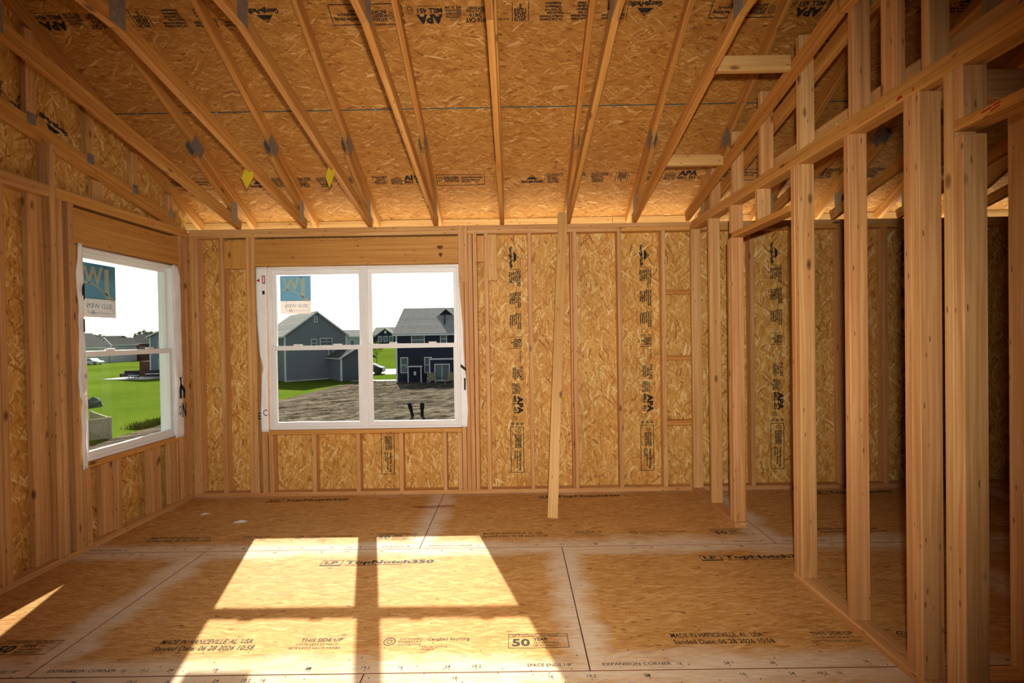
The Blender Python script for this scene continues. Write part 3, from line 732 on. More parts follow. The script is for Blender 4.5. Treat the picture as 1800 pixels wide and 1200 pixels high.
for sgn in (1, -1):
    ys_ = RIDGE + sgn * (YE + .05 - RIDGE)
    n_ = Vector((0, s_ * sgn, c_)); mid_ = Vector(((XE - 3.0) / 2, (ys_ + RIDGE) / 2, deckz((ys_ + RIDGE) / 2)))
    me = chamfer_mesh(XE + 3.7, abs(ys_ - RIDGE) * ct + .03, .008, .001, [M['charcoal']])
    ey_ = Vector((0, -c_ * sgn, s_)); link('light_seal', me, frame_matrix(mid_ + n_ * .0165, (1, 0, 0), ey_, Vector((1, 0, 0)).cross(ey_)), ceil)  # unseen sheet added over the deck to block sun leaking through its joints
tr = structure('trim_1', (0, YE, 2.5))
for a, b in ((-3.3, .985), (.988, 6.5)): box('fascia_board', tr, a, b, YE, YE + SW, 2.530, 2.606, 'board')

# ---- trusses
tq = lambda y: ZT0 + TS * (D - y)
def truss(x, label, tag=False, right=False, web_full=True):
    t = thing('roof_truss', label, 'truss', (x + .019, D, H), 0, 'scissor roof trusses under the deck')
    xc = x + .019; o = .0445
    ky, kz = 2.318, bz(2.318)
    beam('bottom_chord', t, (xc, ky, kz + o * cs), (xc, D + .055, bz(D + .055) + o * cs), SW, .089, 'truss')
    beam('bottom_chord', t, (xc, -1.7, kz + o), (xc, ky - .012, kz + o), SW, .089, 'truss')
    beam('top_chord', t, (xc, RIDGE + .01, tq(RIDGE + .01) + o * ct), (xc, YE - .002, tq(YE - .002) + o * ct), SW, .089, 'truss')
    beam('top_chord', t, (xc, RIDGE - .01, tq(RIDGE + .01) + o * ct), (xc, 2 * RIDGE - YE, tq(YE) + o * ct), SW, .089, 'truss')
    # slider under the top chord at the heel
    beam('slider', t, (xc, 3.80, tq(3.80) - o * ct), (xc, 4.315, tq(4.315) - o * ct - .001), SW, .089, 'truss')
    box('web', t, xc - .019, xc + .019, ky - .055, ky + .034, kz + .09, tq(ky) - .02, 'truss')
    box('web', t, xc - .019, xc + .019, .40, .49, kz + .09, tq(.45) - .02, 'truss')
    for sgn in (-1, 1):
        xp = xc + sgn * .0195
        box('gusset_plate', t, xp - .0008, xp + .0008, ky - .060, ky + .036, kz + .010, kz + .160, 'plate', .0003)
        beam('gusset_plate', t, (xp, 3.74, tq(3.74) + .0), (xp, 3.86, tq(3.86) + .0), .0016, .12, 'plate', r=.0003)
        box('gusset_plate', t, xp - .0008, xp + .0008, 4.235, 4.330, 2.515, 2.700, 'plate', .0003)
    if tag:
        y = 3.50; tv = Vector(tag)
        pts = [(0, 0), (.065, .03), (.072, -.07), (.012, -.150), (-.030, -.065)]
        prism('tag', t, pts, .001, 'tag', frame_matrix(Vector((x - .004, y, bz(y) + .03)) - tv.normalized() * .03, tv.normalized(), (0, 0, 1), tv.normalized().cross(Vector((0, 0, 1)))))
    return t
names = ['first pine roof truss from the left wall, its heel beside the window corner', 'second pine roof truss from the left wall, with a folded yellow tag', 'third pine roof truss from the left wall, with a flat yellow tag',
         'fourth pine roof truss from the left wall, over the right pane of the back window', 'pine roof truss seen nearly edge-on just right of the back window', 'pine roof truss above the leaning board, right of the edge-on one',
         'pine roof truss carrying the two short blocks near the partition', 'pine roof truss just behind the row of infill studs on the partition', 'first pine roof truss beyond the infill studs, in the dark side room',
         'second pine roof truss beyond the infill studs, in the dark side room', 'third pine roof truss beyond the infill studs, in the dark side room', 'fourth pine roof truss beyond the infill studs, in the dark side room']
for i, nm in enumerate(names):
    truss(-2.55 + .61 * i, nm, tag={1: (1, -.25, 0), 2: (.75, -.5, 0), 3: (.12, -1, 0), 4: (.10, -1, 0)}.get(i, False))
g = thing('gable_truss', 'gable end truss with upright webs standing on the left wall plate', 'truss', (xl0 + .019, D, H))
gx = xl0 + .019
gz = lambda y: 2.452 + .238 * (4.10 - y) + .04
beam('bottom_chord', g, (gx, 0.2, gz(.2) + .06), (gx, 4.25, gz(4.25) + .06), SW, .120, 'truss')
beam('top_chord', g, (gx, RIDGE, tq(RIDGE) + .04), (gx, YE - .002, tq(YE) + .046), SW, .089, 'truss'); beam('top_chord', g, (gx, RIDGE - .02, tq(RIDGE) + .04), (gx, 2 * RIDGE - YE, tq(YE) + .046), SW, .089, 'truss')
for y in (1.28, 1.69, 2.10, 2.54, 2.96, 3.375, 3.775, 4.17):
    wbm = box('web', g, gx - .019, gx + .019, y, y + .064, gz(y + .03) + .125, tq(y + .06) - .01, 'stud')
    box('gusset_plate', g, gx + .019, gx + .0205, y + .004, y + .062, gz(y + .03) + .075, gz(y + .03) + .150, 'plate', .0003)
for y, zz in ((3.42, 2.56), (4.02, 2.475)):
    box('gable_block', g, gx - .019, gx + .019, y, y + .085, H + .001, gz(y + .085) - .004, 'stud')

# ---- loose things in the room
lb = thing('leaning_board', 'long pale board leaning against the back wall top plate', 'board', (.28, 3.69, 0))
beam('plank', lb, (.281, 3.700, .012), (.462, 4.306, 2.556), .083, .030, 'board', Vector((1, -.02, 0)))
for i, (x, y, a, s, lab) in enumerate(((-2.60, 3.92, .3, .035, 'small white paper scrap on the floor nearest the left corner'), (-2.20, 3.74, .1, .05, 'larger white paper scrap on the floor below the corner studs'))):
    t = mesh_obj('paper_scrap', None, [(-s, -s * .4, 0), (s * .8, -s * .5, .004), (s, s * .3, .001), (-s * .2, s * .6, .006), (-s * .9, s * .2, 0)], [[0, 1, 2, 3, 4]], 'paper', T(x, y, .001) @ Matrix.Rotation(a, 4, 'Z'))
    t['label'] = lab; t['category'] = 'scrap'; t['group'] = 'paper scraps on the floor'
    sm = t.modifiers.new('thick', 'SOLIDIFY'); sm.thickness = .001; sm.offset = 1

# ================================================================ outside
GZ = -3.45
def gheight(x, y):
    z = GZ
    if y > 76:
        t = min(1, (y - 76) / 45); z += 2.6 * t * t * (3 - 2 * t) * max(0, min(1, (x + 60) / 22))
    return z
def grassmat():
    t = NT('lawn'); v, _ = t.coords(False)
    a = t.noise(v, 0.10, 4); b = t.noise(v, 3.0, 4, .7)
    c = t.mix(t.ramp(a, [(.35, (0,)*3), (.65, (1,)*3)]), (0.078, 0.122, 0.013, 1), (0.110, 0.158, 0.018, 1))
    c = t.mix(.5, c, t.ramp(b, [(.3, (.55, .55, .5)), (.7, (1.1, 1.1, 1))]), 'MULTIPLY')
    t.bump(b, .5, .05)
    return t.fin(c, .95, 0.0)
def dirtmat():
    t = NT('dirt'); v, _ = t.coords(False)
    sx = t.n('ShaderNodeVectorRotate', rotation_type='Z_AXIS'); t.l(v, sx.inputs['Vector']); sx.inputs['Angle'].default_value = -.5
    tr_ = t.noise(t.vmath('MULTIPLY', sx.outputs[0], (.35, 2.4, 1)), 1.0, 5, .65); b = t.noise(v, 4.0, 5, .75)
    c = t.ramp(tr_, [(.38, (.055, .042, .03)), (.5, (.125, .10, .072)), (.62, (.24, .20, .15))])
    c = t.mix(.6, c, t.ramp(b, [(.38, (.35, .33, .30)), (.60, (1.15, 1.15, 1.15))]), 'MULTIPLY')
    t.bump(b, .9, .12)
    return t.fin(c, .95, 0.0)
M['lawn'] = grassmat(); M['dirt'] = dirtmat()
M['bounce_gravel'] = plain('bounce_gravel', (.78, .74, .66), .95, 0.0, .2, 9); M['concrete'] = plain('concrete', (.62, .60, .56)); M['asphalt'] = plain('asphalt', (.30, .30, .30))  # first one: extra pale, for the unseen ground that bounces sun upwards
def grid(name, xs, ys, zf, mat):
    vs = [(x, y, zf(x, y)) for y in ys for x in xs]; n = len(xs)
    fs = [[j * n + i, j * n + i + 1, (j + 1) * n + i + 1, (j + 1) * n + i] for j in range(len(ys) - 1) for i in range(n - 1)]
    o = mesh_obj(name, None, vs, fs, mat, None, True); return o
lin = lambda a, b, n: [a + (b - a) * i / (n - 1) for i in range(n)]
gr = grid('ground', lin(-260, 120, 60), lin(-40, 320, 70), gheight, 'lawn'); gr['kind'] = 'structure'
edge = [(4.6, -60, 30), (12, -60, 30), (20, -19.9, 30), (24, -20.6, 30), (28, -21.0, 30), (34, -20.3, 30), (38, -19.2, 30), (45, -18.9, 30), (50, -18.6, 30), (54.4, -17.5, 30)]
def dx0(y):
    for (a, l, _), (b, l2, _) in zip(edge[:-1], edge[1:]):
        if a <= y <= b: return l + (l2 - l) * (y - a) / (b - a)
    return edge[-1][1]
def dirt():
    vs = []; fs = []; m_ = 250; n = 300
    ys = [13 + 41.2 * (j / (m_ - 1)) ** 1.5 for j in range(m_)]
    for y in ys:
        l = dx0(y) if y >= 20 else -19.9 + (20 - y) * .1
        for i in range(n):
            t = i / (n - 1); x = l + (6 - l) * t
            r = math.cos(.45) * y + math.sin(.45) * x; q = math.cos(.45) * x - math.sin(.45) * y
            h = .10 * noise.noise(Vector((q * .22, r * 1.6, 0))) + .10 * noise.noise(Vector((x * 1.1, y * 1.5, 3))) + .08 * abs(noise.noise(Vector((x * 3.1, y * 3.1, 7)))) + .02
            vs.append((x, y, GZ + .02 + max(-.01, h * min(1, t * 10))))
    for j in range(m_ - 1):
        for i in range(n - 1): a = j * n + i; fs.append([a, a + 1, a + n + 1, a + n])
    o = mesh_obj('dirt_yard', None, vs, fs, 'dirt', None, True); o['kind'] = 'structure'
dirt()
gv = grid('bounce_apron', lin(-14, 14, 30), lin(4.55, 13.2, 12), lambda x, y: GZ + .03, 'bounce_gravel'); gv['kind'] = 'structure'  # unseen pale ground, added to throw sunlight up under the eaves
rd = grid('road', lin(-46, 60, 20), lin(67.5, 75.5, 4), lambda x, y: GZ + .03, 'asphalt'); rd['kind'] = 'structure'
sw_ = grid('sidewalk', lin(-46, 60, 40), lin(64.6, 66.2, 3), lambda x, y: GZ + .05, 'concrete'); sw_['kind'] = 'structure'
sw_ = grid('path', lin(-19, -13, 12), lin(54.3, 55.6, 3), lambda x, y: GZ + .05 + 0 * x, 'concrete'); sw_['kind'] = 'structure'
# grass blades along the edge of the lawn
def tufts():
    rng = random.Random(4); vs = []; fs = []
    for _ in range(5200):
        y = rng.uniform(20.5, 30); x = dx0(y) - abs(rng.gauss(0, .5)) - .02
        if -23.9 < x < -20.3 and 22.2 < y < 26.5: continue
        h = rng.uniform(.12, .42); a = rng.uniform(0, 6.28); d = .03; b = len(vs)
        vs += [(x - d * math.cos(a), y - d * math.sin(a), GZ), (x + d * math.cos(a), y + d * math.sin(a), GZ), (x + rng.gauss(0, .08), y + rng.gauss(0, .08), GZ + h)]; fs.append([b, b + 1, b + 2])
    o = mesh_obj('tall_grass', None, vs, fs, plain('grass_blade', (.12, .15, .02), .8, .1)); o['kind'] = 'stuff'; o['label'] = 'ragged tall grass along the lawn edge by the dirt'; o['category'] = 'grass'
tufts()

# ---- houses
M['siding_grey'] = M['siding_navy'] = None
def siding(name, col):
    t = NT(name); v, _ = t.coords(False)
    s = t.n('ShaderNodeSeparateXYZ'); t.l(v, s.inputs[0])
    f = t.math('FRACT', t.math('MULTIPLY', s.outputs[2], 5.5))
    c = t.mix(t.math('LESS_THAN', f, .14), (*col, 1), tuple(q * .62 for q in col) + (1,))
    return t.fin(c, .8, .03)
M['siding_grey'] = siding('siding_grey', (.20, .225, .25)); M['siding_navy'] = siding('siding_navy', (.036, .046, .066)); M['siding_pale'] = siding('siding_pale', (.45, .48, .50)); M['siding_brick'] = siding('siding_brick', (.12, .07, .055)); M['siding_white'] = siding('siding_white', (.62, .62, .62))
M['siding_blue'] = siding('siding_blue', (.20, .25, .32))
def shingle(name, col):
    t = NT(name); v, _ = t.coords(False)
    b = t.n('ShaderNodeTexBrick'); t.l(t.vmath('MULTIPLY', v, (1, 1, 1)), b.inputs['Vector'])
    b.inputs['Color1'].default_value = (*col, 1); b.inputs['Color2'].default_value = tuple(q * .72 for q in col) + (1,); b.inputs['Mortar'].default_value = tuple(q * .5 for q in col) + (1,)
    b.inputs['Scale'].default_value = 3.0; b.inputs['Mortar Size'].default_value = .02
    n = t.noise(v, 3, 3)
    c = t.mix(.4, b.outputs[0], t.ramp(n, [(.3, (.6,)*3), (.7, (1.1,)*3)]), 'MULTIPLY')
    return t.fin(c, .95, 0.0)
M['shingle'] = shingle('shingle', (.46, .445, .41)); M['shingle_dark'] = shingle('shingle_dark', (.15, .145, .14))
M['trim'] = plain('house_trim', (.74, .75, .76), .5, .3, .03)
M['house_glass'] = plain('house_glass', (.10, .14, .15), .08, .6, .4, .7)
M['black'] = plain('black_gloss', (.012, .013, .016), .25, .5); M['carwhite'] = plain('car_white', (.75, .76, .78), .25, .5, .02); M['rubber'] = plain('rubber', (.012, .012, .012), .8, .2)
M['chair_wood'] = plain('chair_wood', (.36, .30, .17), .8, .1); M['leaf'] = plain('leaf', (.16, .20, .11), .8, .1, .5, 3); M['leaf_young'] = plain('leaf_young', (.34, .38, .07), .8, .1, .4, 3); M['bark'] = plain('bark', (.10, .075, .05), .9, .1)
M['rock'] = plain('rock', (.13, .12, .11), .9, .1, .5, 3); M['fence'] = plain('fence', (.40, .33, .22), .6, .2, .08)

def hbox(name, par, x0, x1, y0, y1, z0, z1, mat, Mh, r=.01):
    me = chamfer_mesh(x1 - x0, y1 - y0, z1 - z0, r, [M[mat]])
    me.transform(T((x0 + x1) / 2, (y0 + y1) / 2, (z0 + z1) / 2))
    return link(name, me, Mh, par)
def house(label, loc, rz, w, d, eave, rise, wall, roof, wins=(), ridge='y', over=.35, name='house', group=None):
    """w along local x (front), d along local y (back); ridge along 'x' or 'y'; wins = (side, u, v, w, h)"""
    o = thing(name, label, 'house', loc, rz, group); Mh = WM[o.name]
    e = eave; body = []
    if ridge == 'y':
        poly = [(0, -.3), (w, -.3), (w, e), (w / 2, e + rise), (0, e)]
        prism('wall', o, poly, d, wall, Mh @ frame_matrix((0, d, 0), (1, 0, 0), (0, 0, 1), (0, -1, 0)))
        sl = rise / (w / 2)
        for s in (0, 1):
            a = (-over, e - over * sl) if s == 0 else (w + over, e - over * sl)
            p = [(a[0], a[1]), (w / 2, e + rise), (w / 2, e + rise + .18), (a[0], a[1] + .18)]
            prism('roof', o, p, d + 2 * over, roof, Mh @ frame_matrix((0, d + over, 0.02), (1, 0, 0), (0, 0, 1), (0, -1, 0)))
            q = [(a[0], a[1] - .02), (w / 2, e + rise - .02), (w / 2, e + rise + .18), (a[0], a[1] + .18)]
            prism('rake_trim', o, q, .05, 'trim', Mh @ frame_matrix((0, -over, 0.02), (1, 0, 0), (0, 0, 1), (0, -1, 0)))
        for s, x in ((0, -over - .06), (1, w + over - .04)): hbox('gutter', o, x, x + .10, -over, d + over, e - over * sl - .02, e - over * sl + .14, 'trim', Mh)
    else:
        poly = [(0, -.3), (d, -.3), (d, e), (d / 2, e + rise), (0, e)]
        prism('wall', o, poly, w, wall, Mh @ frame_matrix((0, 0, 0), (0, 1, 0), (0, 0, 1), (1, 0, 0)))
        sl = rise / (d / 2)
        for s in (0, 1):
            a = (-over, e - over * sl) if s == 0 else (d + over, e - over * sl)
            p = [(a[0], a[1]), (d / 2, e + rise), (d / 2, e + rise + .18), (a[0], a[1] + .18)]
            prism('roof', o, p, w + 2 * over, roof, Mh @ frame_matrix((-over, 0, 0.02), (0, 1, 0), (0, 0, 1), (1, 0, 0)))
        hbox('gutter', o, -over, w + over, -over - .08, -over + .04, e - over * sl - .04, e - over * sl + .14, 'trim', Mh)
    for x in (0, w): hbox('corner_trim', o, x - .09, x + .09, -.04, .10, -.2, e, 'trim', Mh)
    if rz > .3: hbox('corner_trim', o, -.04, .10, d - .1, d + .04, -.2, e, 'trim', Mh)
    for side, u, v, ww, hh in wins:
        if side == 'f': B = lambda a, b, c, dd, y0, y1, m_: hbox(m_[0], m_[2] if len(m_) > 2 else o, u + a, u + b, y0, y1, v + c, v + dd, m_[1], Mh)
        t_ = .09
        fr = hbox('window', o, u, u + ww, -.05, .02, v, v + hh, 'trim', Mh)
        hbox('pane', fr, u + t_, u + ww - t_, -.07, -.04, v + t_, v + hh / 2 - .03, 'house_glass', Mh); hbox('pane', fr, u + t_, u + ww - t_, -.07, -.04, v + hh / 2 + .03, v + hh - t_, 'house_glass', Mh)
    return o
# grey house on the left of the back window
gh = house('grey two-storey house with its gable end turned to the back window', (-26.9, 55.4, GZ), math.radians(40), 7.25, 11, 5.45, 2.75, 'siding_grey', 'shingle',
           [('f', 5.0, 2.55, .6, 1.15), ('f', 2.95, 3.95, .7, 1.05), ('f', 4.0, 4.15, 1.5, .95), ('f', 3.35, 7.0, .4, .8)])
Mh = WM[gh.name]
# single-storey wing with its own gable
prism('wing', gh, [(0, -.3), (3.9, -.3), (3.9, 2.75), (1.95, 3.87), (0, 2.75)], 4.2, 'siding_grey', Mh @ frame_matrix((5.0, -.02, 0), (1, 0, 0), (0, 0, 1), (0, -1, 0)))
for s in (0, 1):
    a = -.3 if s == 0 else 4.2
    prism('wing_roof', gh, [(a, 2.58), (1.95, 3.87), (1.95, 4.05), (a, 2.76)], 4.6, 'shingle_dark', Mh @ frame_matrix((5.0, -.02, 0), (1, 0, 0), (0, 0, 1), (0, -1, 0)))
hbox('gutter', gh, 4.62, 4.74, -4.6, -.05, 2.55, 2.68, 'trim', Mh); hbox('corner_trim', gh, 4.94, 5.14, -4.30, -4.12, -.2, 2.75, 'trim', Mh)
prism('rake_trim', gh, [(-.3, 2.55), (1.95, 3.84), (1.95, 4.05), (-.3, 2.76)], .06, 'trim', Mh @ frame_matrix((5.0, -4.60, 0), (1, 0, 0), (0, 0, 1), (0, -1, 0)))
hbox('foundation_band', gh, -.02, 5.0, -.03, .0, -.3, .12, 'concrete', Mh)
# dark house on the right of the back window
nv = house('dark navy two-storey house with a patio door across the dirt yard', (-13.0, 52.2, GZ), 0, 13.5, 10.7, 5.40, 2.95, 'siding_navy', 'shingle',
           [('f', 1.65, 4.15, 1.5, 1.10), ('f', 4.85, 4.15, .75, 1.25), ('f', .42, 1.05, .85, 1.75), ('f', 3.05, 1.05, .85, 1.75)], 'x')
Mh = WM[nv.name]
# patio door, chimney bump-out, back-door bay
bay = hbox('bay', nv, 3.75, 7.4, -.55, .02, -.3, 2.60, 'siding_navy', Mh)
hbox('bay_trim', nv, 3.70, 7.45, -.62, -.50, 2.50, 2.66, 'trim', Mh); hbox('bay_trim', nv, 3.68, 3.80, -.60, -.50, -.2, 2.5, 'trim', Mh)
pd = hbox('patio_door', nv, 4.25, 5.95, -.62, -.54, .15, 2.05, 'trim', Mh)
hbox('pane', pd, 4.36, 5.06, -.65, -.61, .30, 1.95, 'house_glass', Mh); hbox('pane', pd, 5.14, 5.85, -.65, -.61, .30, 1.95, 'house_glass', Mh)
prism('chimney_bay', nv, [(0, -.3), (1.45, -.3), (1.45, 1.75), (0, 1.75)], .55, 'siding_navy', Mh @ frame_matrix((1.38, -.0, 0), (1, 0, 0), (0, 0, 1), (0, -1, 0)))
for x in (1.36, 2.78): hbox('chimney_trim', nv, x - .05, x + .06, -.60, -.50, -.2, 1.78, 'trim', Mh)
hbox('chimney_trim', nv, 1.25, 2.95, -.66, -.50, 1.74, 1.86, 'trim', Mh); hbox('chimney_roof', nv, 1.25, 2.95, -.62, 0, 1.84, 1.94, 'shingle_dark', Mh); hbox('vent', nv, 2.0, 2.24, -.60, -.54, .85, 1.25, 'trim', Mh)
prism('gable_dormer', nv, [(0, 0), (3.0, 0), (1.5, 1.3)], 2.0, 'siding_navy', Mh @ frame_matrix((3.55, 5.6, 7.0), (1, 0, 0), (0, 0, 1), (0, -1, 0)))
for a in (-.25, 3.25): prism('dormer_roof', nv, [(a, -.2), (1.5, 1.3), (1.5, 1.45), (a, -.05)], 2.2, 'shingle', Mh @ frame_matrix((3.55, 5.6, 7.0), (1, 0, 0), (0, 0, 1), (0, -1, 0))); prism('rake_trim', nv, [(a, -.24), (1.5, 1.26), (1.5, 1.45), (a, -.05)], .06, 'trim', Mh @ frame_matrix((3.55, 3.42, 7.0), (1, 0, 0), (0, 0, 1), (0, -1, 0)))
beam('vent_pipe', nv, (-13.0 + 5.2, 53.2, GZ + 5.95), (-13.0 + 5.0, 55.0, GZ + 7.6), .16, .10, 'black')
for i in range(2):                                       # garden chairs on the patio
    x = -13 + (4.05, 6.05)[i]; y = 50.9; lab = ('left of two tan slatted garden chairs before the navy house', 'right of two tan slatted garden chairs before the navy house')[i]
    ch = thing('garden_chair', lab, 'chair', (x, y, GZ), (.25, -.25)[i], 'garden chairs before the navy house'); Mc = WM[ch.name]
    for k in range(5): beam('back_slat', ch, Mc @ Vector((-.30 + .15 * k, .20, .38)), Mc @ Vector((-.36 + .18 * k, .52, 1.15 - .05 * abs(k - 2))), .12, .025, 'chair_wood')
    hbox('seat', ch, -.36, .36, -.42, .25, .33, .38, 'chair_wood', Mc)
    for s in (-1, 1): hbox('armrest', ch, s * .44 - .07, s * .44 + .07, -.5, .35, .58, .62, 'chair_wood', Mc); hbox('leg', ch, s * .42 - .04, s * .42 + .04, -.45, -.37, 0, .58, 'chair_wood', Mc); hbox('leg', ch, s * .42 - .04, s * .42 + .04, .25, .33, 0, .58, 'chair_wood', Mc)
# distant houses between them, then the row beyond the lawn
dg = house('distant grey house with a small white-trimmed front gable, between the two near houses', (-38.2, 128, GZ + 2.1), 0, 10.8, 8, 3.9, 1.9, 'siding_navy', 'shingle', [('f', 7.2, 2.0, 1.0, 1.6), ('f', 9.0, 2.0, 1.0, 1.6)], 'x')
Mg = WM[dg.name]; GM = lambda y: Mg @ frame_matrix((1.2, y, 0), (1, 0, 0), (0, 0, 1), (0, -1, 0))
prism('front_gable', dg, [(0, -.3), (5.2, -.3), (5.2, 3.6), (2.6, 5.5), (0, 3.6)], 3.2, 'siding_navy', GM(1.7))
for a in (-.35, 5.55): prism('gable_roof', dg, [(a, 3.35), (2.6, 5.5), (2.6, 5.68), (a, 3.53)], 3.6, 'shingle', GM(1.8)); prism('rake_trim', dg, [(a, 3.28), (2.6, 5.43), (2.6, 5.68), (a, 3.53)], .08, 'trim', GM(-1.80))
for u in (.6, 2.1, 3.6):
    fr = hbox('window', dg, 1.2 + u, 2.3 + u, -1.56, -1.48, 1.9, 3.5, 'trim', Mg); hbox('pane', fr, 1.33 + u, 2.17 + u, -1.60, -1.55, 2.05, 3.35, 'house_glass', Mg)
hbox('vent', dg, 3.5, 4.1, -1.56, -1.48, 4.2, 4.9, 'trim', Mg)
house('distant pale house peeping out behind the grey gable house', (-47.5, 128, GZ + 1.6), 0, 6.5, 8, 4.0, 1.7, 'siding_pale', 'shingle', [('f', 1.0, 1.6, 1.0, 1.4), ('f', 3.2, 1.6, 1.0, 1.4)], 'x')
house('distant brick house with a dark roof, left of the white gable', (-113.2, 124, GZ), 0, 6.5, 9, 4.75, 1.9, 'siding_brick', 'shingle_dark', [('f', 1.5, 2.2, 1.3, 1.5), ('f', 4.2, 2.2, 1.3, 1.5)], 'x')
house('white gabled garage beside the distant brick house', (-104.6, 119, GZ), 0, 2.9, 8, 4.6, 1.5, 'siding_white', 'shingle_dark', [('f', 1.0, 2.4, .8, 1.2)], 'y')
house('long low distant house under the far trees, dark roof', (-105.4, 128.5, GZ), 0, 20, 9, 4.8, 2.2, 'siding_brick', 'shingle_dark', [('f', 3.5, 2.0, 1.4, 1.7), ('f', 5.6, 2.0, 1.2, 1.7), ('f', 13.5, 2.0, 1.6, 1.9), ('f', 15.5, 2.0, 1.6, 1.9)], 'x')
house('steep grey roof at the far left edge of the left window', (-108.4, 108, GZ), 0, 8.4, 8, 4.0, 3.2, 'siding_pale', 'shingle_dark', [('f', 3.6, 2.2, 1.2, 1.4)], 'y')
bh = house('blue-grey house with a brick porch, behind the garden furniture', (-53.9, 69.8, GZ), 0, 9, 9, 5.7, 2.0, 'siding_blue', 'shingle_dark', [('f', 1.2, 1.0, 1.0, 1.5), ('f', 1.2, 3.7, 1.0, 1.4)], 'y')
Mh = WM[bh.name]; hbox('porch', bh, -1.9, -.02, .3, 3.0, -.3, 2.1, 'siding_brick', Mh); hbox('porch_steps', bh, -2.4, -.3, -.6, .28, -.3, .8, 'siding_brick', Mh)

# ---- cars
def car(label, loc, rz, mat):
    o = thing('car', label, 'car', loc, rz); Mc = WM[o.name]
    body = [(-2.2, .28), (2.2, .28), (2.25, .62), (2.05, .85), (1.15, .95), (.5, 1.40), (-.95, 1.42), (-1.75, 1.0), (-2.2, .92), (-2.28, .6)]
    prism('body', o, body, 1.7, mat, Mc @ frame_matrix((0, .85, 0), (1, 0, 0), (0, 0, 1), (0, -1, 0)))
    for y in (-.86, .85): prism('side_window', o, [(1.0, .95), (.45, 1.33), (-.9, 1.35), (-1.5, 1.0)], .012, 'house_glass', Mc @ frame_matrix((0, y + .005, 0), (1, 0, 0), (0, 0, 1), (0, -1, 0)))
    n = 16
    for x in (-1.4, 1.4):
        for y in (-.80, .62):
            wp = [(.33 * math.cos(2 * math.pi * i / n), .33 * math.sin(2 * math.pi * i / n)) for i in range(n)]
            wh_ = prism('wheel', o, wp, .2, 'rubber', Mc @ frame_matrix((x, y + .2 - .06, .33), (1, 0, 0), (0, 0, 1), (0, -1, 0)))
            prism('hubcap', wh_, [(a * .6, b * .6) for a, b in wp], .22, 'plate', Mc @ frame_matrix((x, y + .2 - .05, .33), (1, 0, 0), (0, 0, 1), (0, -1, 0)))
car('black saloon car parked by the road beyond the dirt yard', (-20.3, 65.4, GZ + .03), math.pi, 'black')
car('white car parked far off by the white garage', (-96.5, 107.5, GZ + .02), 0, 'carwhite')

# ---- trees, rock, fence, furniture, pipes
def crown(name, par, c, rad, n, seed, mat, leaf=.5, squash=.8):
    rng = random.Random(seed); vs = []; fs = []
    for _ in range(n):
        d = Vector((rng.gauss(0, 1), rng.gauss(0, 1), rng.gauss(0, 1))).normalized(); r = rad * rng.uniform(.45, 1) * (1 + .28 * noise.noise(d * 2.2 + Vector((seed, 0, 0))))
        p = Vector(c) + Vector((d.x * r, d.y * r, d.z * r * squash)); a = Vector((rng.gauss(0, 1), rng.gauss(0, 1), rng.gauss(0, 1))).normalized(); b_ = a.orthogonal().normalized()
        k = len(vs); s = leaf * rng.uniform(.5, 1.1)
        vs += [p - a * s, p + b_ * s * .5, p + a * s, p - b_ * s * .5]; fs.append([k, k + 1, k + 2, k + 3])
    return mesh_obj(name, par, vs, fs, mat)
def trunk(par, base, top, r0, r1):
    base, top = Vector(base), Vector(top); n = 8; vs = []
    for t in (0, .5, 1):
        p = base.lerp(top, t); r = r0 + (r1 - r0) * t
        vs += [(p.x + r * math.cos(2 * math.pi * i / n), p.y + r * math.sin(2 * math.pi * i / n), p.z) for i in range(n)]
    fs = [[j * n + i, j * n + (i + 1) % n, (j + 1) * n + (i + 1) % n, (j + 1) * n + i] for j in range(2) for i in range(n)]
    mesh_obj('trunk', par, vs, fs, 'bark')
for i, (x, y, h, r, lab) in enumerate(((-124.5, 160, 7.4, 5.5, 'round far tree left of the pair behind the long dark roof'), (-112, 160, 8.2, 5.2, 'taller far tree right of the pair behind the long dark roof'), (-152, 172, 6.4, 4.6, 'small far tree behind the distant brick house'))):
    t = thing('tree', lab, 'tree', (x, y, GZ), 0, 'far trees'); trunk(t, (x, y, GZ), (x, y, GZ + h - r * .3), .35, .15); crown('crown', t, (x, y, GZ + h - r * .7 + 1.5), r, 900, i, 'leaf', .75, .7)
t = thing('sapling', 'young yellow-green sapling on the verge beside the black car', 'tree', (-23.6, 81, GZ + .05)); trunk(t, (-23.6, 81, GZ), (-23.6, 81, GZ + 3.0), .07, .03); crown('crown', t, (-23.6, 81, GZ + 3.2), 1.15, 260, 5, 'leaf_young', .22, 1.1)
def blob(name, label, cat, c, s, seed, mat, amp=.35):
    bm = bmesh.new(); bmesh.ops.create_icosphere(bm, subdivisions=3, radius=1)
    for v in bm.verts:
        k = 1 + amp * noise.noise(v.co * 1.7 + Vector((seed, 0, 0))) + .15 * noise.noise(v.co * 4 + Vector((seed, 5, 0)))
        v.co = Vector((v.co.x * s[0] * k, v.co.y * s[1] * k, max(-.15, v.co.z) * s[2] * k))
    me = bpy.data.meshes.new(name); bm.to_mesh(me); bm.free(); me.materials.append(M[mat])
    o = link(name, me, T(*c)); o['label'] = label; o['category'] = cat
blob('boulder', 'large dark boulder lying on the lawn outside the left window', 'rock', (-32.6, 36.2, GZ + .08), (.75, .6, .62), 3, 'rock')
fc = thing('garden_fence', 'pale corner of a low picket fence below the left window', 'fence', (-20.6, 23.9, GZ))
A, B, C2 = Vector((-20.6, 23.9, GZ)), Vector((-21.9, 22.55, GZ)), Vector((-23.6, 26.2, GZ))
for p in (A, B, C2): box('post', fc, p.x - .06, p.x + .06, p.y - .06, p.y + .06, GZ, GZ + 1.14, 'fence', .01)
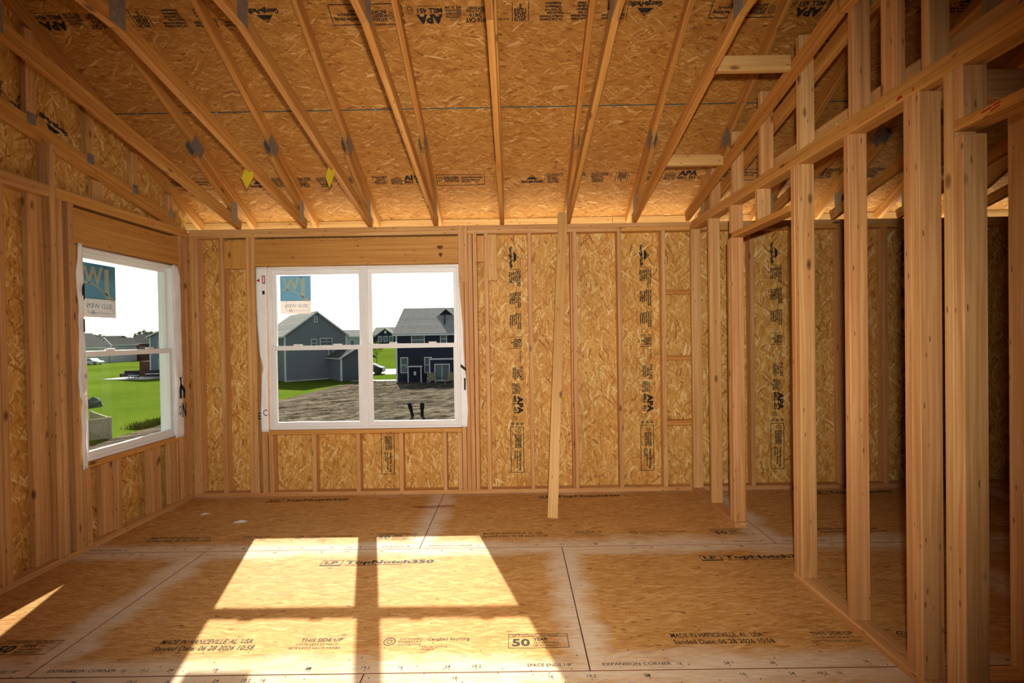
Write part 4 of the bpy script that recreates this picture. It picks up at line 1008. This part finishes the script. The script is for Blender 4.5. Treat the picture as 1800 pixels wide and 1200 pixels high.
for p, q in ((A, B), (A, C2)):
    sd_ = (q - p).cross(Vector((0, 0, 1))).normalized()
    for z in (.12, 1.06): beam('rail', fc, p + Vector((0, 0, z)), q + Vector((0, 0, z)), .05, .09, 'fence', sd_)
    n = int((q - p).length / .13)
    for k in range(1, n): r = p.lerp(q, k / n); beam('picket', fc, r + Vector((0, 0, .10)), r + Vector((0, 0, 1.04)), .022, .11, 'fence', sd_, .002)
pt = mesh_obj('patio', None, [], [], 'concrete') if False else None
ps = box('patio_slab', None, -54.6, -48.6, 62.4, 66.0, GZ - .1, GZ + .10, 'concrete'); ps['label'] = 'pale patio slab on the lawn with dark garden furniture'; ps['category'] = 'patio'
for i, (x, y, rz, lab) in enumerate(((-52.8, 64.6, 0, 'dark garden sofa on the left of the pale patio slab'), (-49.8, 65.0, .2, 'dark garden sofa on the right of the pale patio slab'))):
    sf = thing('garden_sofa', lab, 'sofa', (x, y, GZ + .1), rz, 'garden sofas'); Ms = WM[sf.name]
    hbox('seat', sf, -.95, .95, -.4, .35, .12, .42, 'charcoal', Ms); hbox('backrest', sf, -.95, .95, .30, .45, .35, .95, 'charcoal', Ms)
    for s in (-1, 1): hbox('armrest', sf, s * .95 - .1, s * .95 + .1, -.4, .42, .1, .62, 'charcoal', Ms)
    for s in (-.5, .5): hbox('cushion', sf, s - .42, s + .42, -.36, .28, .42, .52, 'vinyl' if i else 'rock', Ms)
t = thing('garden_table', 'low white garden table between the two dark sofas', 'table', (-51.2, 63.3, GZ + .1)); Mt = WM[t.name]
hbox('tabletop', t, -.5, .5, -.35, .35, .36, .42, 'vinyl', Mt)
for sx in (-.42, .42):
    for sy in (-.28, .28): hbox('leg', t, sx - .03, sx + .03, sy - .03, sy + .03, 0, .36, 'charcoal', Mt)
t = thing('lawn_pole', 'thin dark pole standing on the lawn outside the left window', 'pole', (-55.0, 59.4, GZ)); trunk(t, (-55, 59.4, GZ), (-55, 59.4, GZ + 2.0), .05, .05); hbox('cap', t, -.09, .09, -.09, .09, 1.95, 2.1, 'charcoal', WM[t.name])
for i, (x, y, dx, lab) in enumerate(((-6.28, 29.0, -.22, 'leaning black drain pipe stub in the dirt'), (-5.72, 29.0, .02, 'upright black drain pipe stub in the dirt'))):
    t = thing('drain_pipe', lab, 'pipe', (x, y, GZ), 0, 'black pipe stubs in the dirt'); n = 12; vs = []; fs = []
    prof = [(0, .10), (.55, .10), (.57, .135), (.98, .135), (.98, .10), (.7, .09)]
    for z, r in prof: vs += [(x + dx * z + r * math.cos(2 * math.pi * k / n), y + r * math.sin(2 * math.pi * k / n), GZ + z * .95) for k in range(n)]
    for j in range(len(prof) - 1): fs += [[j * n + k, j * n + (k + 1) % n, (j + 1) * n + (k + 1) % n, (j + 1) * n + k] for k in range(n)]
    mesh_obj('pipe', t, vs, fs, 'rubber', None, True)
    mesh_obj('cap', t, [(x + dx * .75 + .09 * math.cos(2 * math.pi * k / n), y + .09 * math.sin(2 * math.pi * k / n), GZ + .68) for k in range(n)], [list(range(n))], 'rubber')
